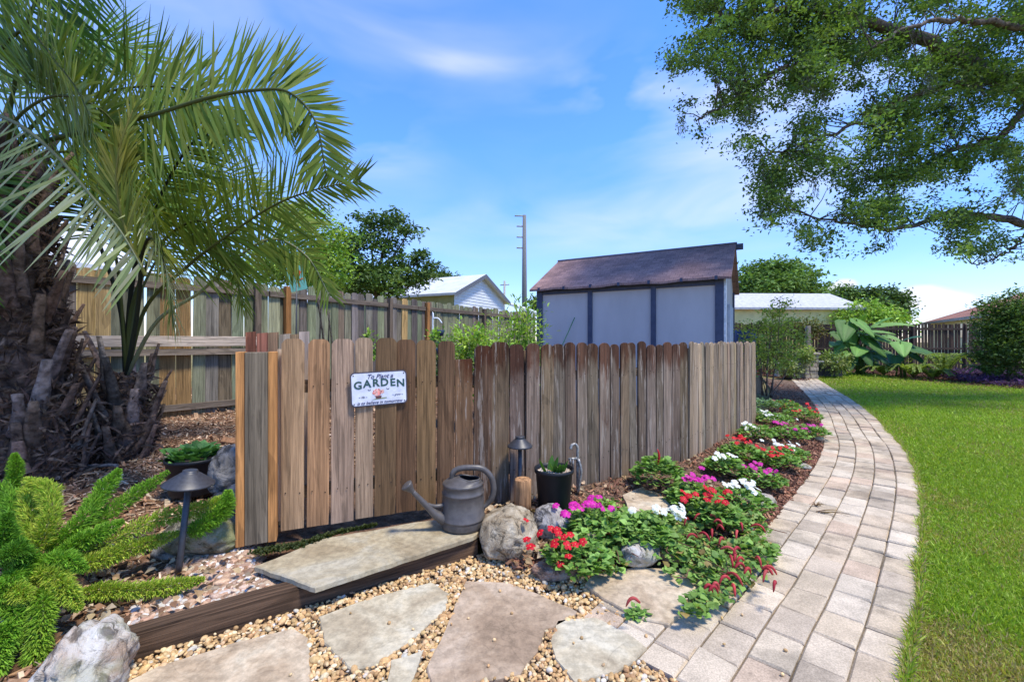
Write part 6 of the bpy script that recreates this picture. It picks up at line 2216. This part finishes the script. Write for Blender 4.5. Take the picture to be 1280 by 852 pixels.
q = W(541, 440, 4.75)
ps = thing("plant_hanger", (q[0], q[1], .1), "white wire hanger with small dark pots behind the short picket", "plant hanger")
zt_ = W(0, 398, 4.75)[2]
MB().tube(spline([(q[0], q[1], .1), (q[0], q[1], zt_ - .05), (q[0] + .01, q[1], zt_), (q[0] + .06, q[1], zt_ + .0), (q[0] + .10, q[1], zt_ - .05)], 24), .008, 8).build("hook_pole", WHITE, ps)
for dz, c_ in ((-.13, .05), (-.33, .05)):
    MB().lathe([(.0001, -.06), (.035, -.06), (.05, 0), (.045, .004), (.040, -.01)], (q[0] + .08, q[1], zt_ + dz), 20).build("pot", plain("dark_blue_pot", (.03, .05, .08), .4), ps)

# old dead palm stalks crossing in front of the fence, right of the flag
q = W(405, 420, 5.2)
ds = thing("dry_stalks", (q[0], q[1], .15), "crossed dark dry stalks standing behind the gate", "stalks")
for k_, (x0, x1, y1) in enumerate(((388, 402, 362), (418, 395, 365), (410, 398, 372), (426, 408, 380), (398, 412, 390))):
    a, b = W(x0, 470, 5.2), W(x1, y1, 5.25 + .05 * k_)
    a[2] = .2
    MB().tube(spline([a, (a + b) / 2 + (.03, 0, 0), b], 8), np.linspace(.014, .007, 8), 6, (.07, .06, .05)).build("stalk", BARK, ds)

# ------------------------------------------------------------------ the big oak
OY = 9.5
ok = thing("oak_tree", (15.8, 10.5, ZL), "large oak reaching in from the upper right with hanging moss", "tree")
mb = MB()
tb = np.array([15.8, 10.5, ZL])
fork = np.array([15.3, 10.3, 4.6])
mb.tube(spline([tb, tb + (-.1, 0, 1.2), (tb + fork) / 2 + (.1, 0, .6), fork], 14), np.linspace(.62, .42, 14), 16, (.13, .105, .085))
limb_pts = []


def limb(l, r0, r1):
    p_ = spline(np.array([q_ if len(q_) == 3 and not isinstance(q_, tuple) else W(*q_) for q_ in l]), 40)
    p_[3:-1] += rnd.normal(size=(36, 3)) * .025
    mb.tube(p_, np.linspace(r0, r1, 40), 10, (.13, .105, .085))
    limb_pts.append(p_)


limb([fork, (1380, 190, 9.9), (1300, 128, 9.6), (1235, 92, 9.4), (1160, 52, 9.2), (1085, 32, 9.0), (1055, 20, 8.9), (985, 8, 8.7), (900, 20, 8.5)], .22, .02)
limb([fork, (1420, 110, 9.0), (1290, 40, 8.4), (1210, 26, 8.2), (1150, 30, 8.0), (1090, 60, 7.8)], .10, .015)
limb([fork, (1400, 282, 10.4), (1290, 278, 10.0), (1225, 270, 9.8), (1180, 268, 9.6), (1130, 284, 9.4), (1060, 280, 9.2), (985, 262, 9.0)], .12, .012)
limb([(1075, 28, 9.0), (1030, 55, 8.9), (1000, 80, 8.8), (965, 92, 8.7), (905, 130, 8.5), (870, 152, 8.4)], .07, .012)
limb([(1240, 98, 9.4), (1180, 108, 9.2), (1120, 130, 9.0), (1060, 160, 8.9), (1000, 178, 8.8), (950, 200, 8.6)], .07, .012)
limb([(1290, 125, 9.6), (1250, 170, 9.6), (1200, 185, 9.5), (1150, 210, 9.4), (1090, 225, 9.2)], .08, .015)
limb([fork, (1420, 40, 8.0), (1330, -60, 7.4), (1200, -120, 7.0), (1050, -110, 6.8)], .2, .03)
limb([(1290, 278, 10.0), (1265, 310, 9.9), (1240, 325, 9.8), (1215, 330, 9.7)], .028, .008)
region = np.array([(838, -20), (868, 40), (838, 70), (846, 140), (862, 168), (888, 172), (905, 140), (928, 150), (922, 190), (948, 215), (938, 262), (975, 290), (1000, 292), (1018, 318), (1060, 325), (1095, 310), (1140, 305), (1168, 300), (1160, 340), (1190, 348), (1245, 342), (1262, 320), (1420, 340), (1480, 100), (1440, -160), (1000, -170), (860, -100)], float)
n_c = 4300
p = np.stack([rnd.uniform(836, 1470, n_c), rnd.uniform(-160, 350, n_c)], 1)
p = p[in_poly(p, region)]
dens = fbm(np.stack([p[:, 0] / 46, p[:, 1] / 30, 0 * p[:, 0]], 1) + 17, 3)
bar = .425 + .05 * (p[:, 1] > 200) + .02 * (p[:, 0] < 950) + .12 * ((p[:, 1] > 282) & (p[:, 0] < 1160))
p = p[((dens > bar) | (rnd.random(len(p)) < .05)) & (((p[:, 0] < 1300) & (p[:, 1] > -40)) | (rnd.random(len(p)) < .4))]
cl = np.array([W(x, y, 8.9 + (x - 850) / 600 * 1.0 + rnd.normal() * .75) for x, y in p])
lp = np.vstack(limb_pts)
# twigs run from the nearest stretch of limb to each clump
for c_ in cl:
    if np.linalg.norm(lp - c_, axis=1).min() > 1.0:
        continue
    j_ = np.argsort(np.linalg.norm(lp - c_, axis=1) + .35 * rnd.random(len(lp)))[0]
    s_ = lp[j_]
    mb.tube([s_, s_ * .6 + c_ * .4 + (0, 0, .06), s_ * .25 + c_ * .75 + rnd.normal(size=3) * .05, c_], [.013, .009, .006, .003], 4, (.11, .09, .07), cap=False)
mb.build("trunk", BARK, ok)
per = 78
m_ = len(cl) * per
dirs = np.repeat(nrm(rnd.normal(size=(len(cl), 3)) * (1, .8, .35) + (-.5, 0, -.15)), per, 0)
pos = np.repeat(cl, per, 0) + dirs * (rnd.normal(size=(m_, 1)) * .17) + rnd.normal(size=(m_, 3)) * (.085, .085, .065)
Xa, Ya, Za = frames(runit(m_) * (1, 1, .6) + (0, 0, -.2), None, .8)
cc = np.repeat(shades(len(cl), ((.105, .19, .045), (.13, .225, .05), (.08, .15, .04), (.165, .26, .06)), .2), per, 0)
MB().inst(*LEAF, pos, Xa, Ya, Za, .078 * rnd.uniform(.6, 1.35, m_)[:, None] * np.array([.52, 1, 1]), np.clip(cc * (1 + .15 * rnd.normal(size=(m_, 1))), .01, .6)).build("crown", LEAFM, ok)
# hanging moss
ms = cl[rnd.choice(len(cl), 46, replace=False)]
pos, dd, ll = [], [], []
for c_ in ms:
    k_ = 60
    pos.append(c_ + rnd.normal(size=(k_, 3)) * (.06, .06, .02) - np.stack([0 * np.arange(k_), 0 * np.arange(k_), rnd.random(k_) * .38], 1))
pos = np.vstack(pos)
k_ = len(pos)
Xa, Ya, Za = frames(np.array([0, 0, -1.0]) + .35 * rnd.normal(size=(k_, 3)), (0, 1, 0), .6)
o_ = MB().inst(*LEAF, pos, Xa, Ya, Za, np.stack([np.full(k_, .012), rnd.uniform(.06, .16, k_), np.full(k_, .1)], 1), shades(k_, ((.20, .22, .16), (.15, .17, .12)))).build("hanging_moss", LEAFM, ok)
o_["kind"] = "stuff"
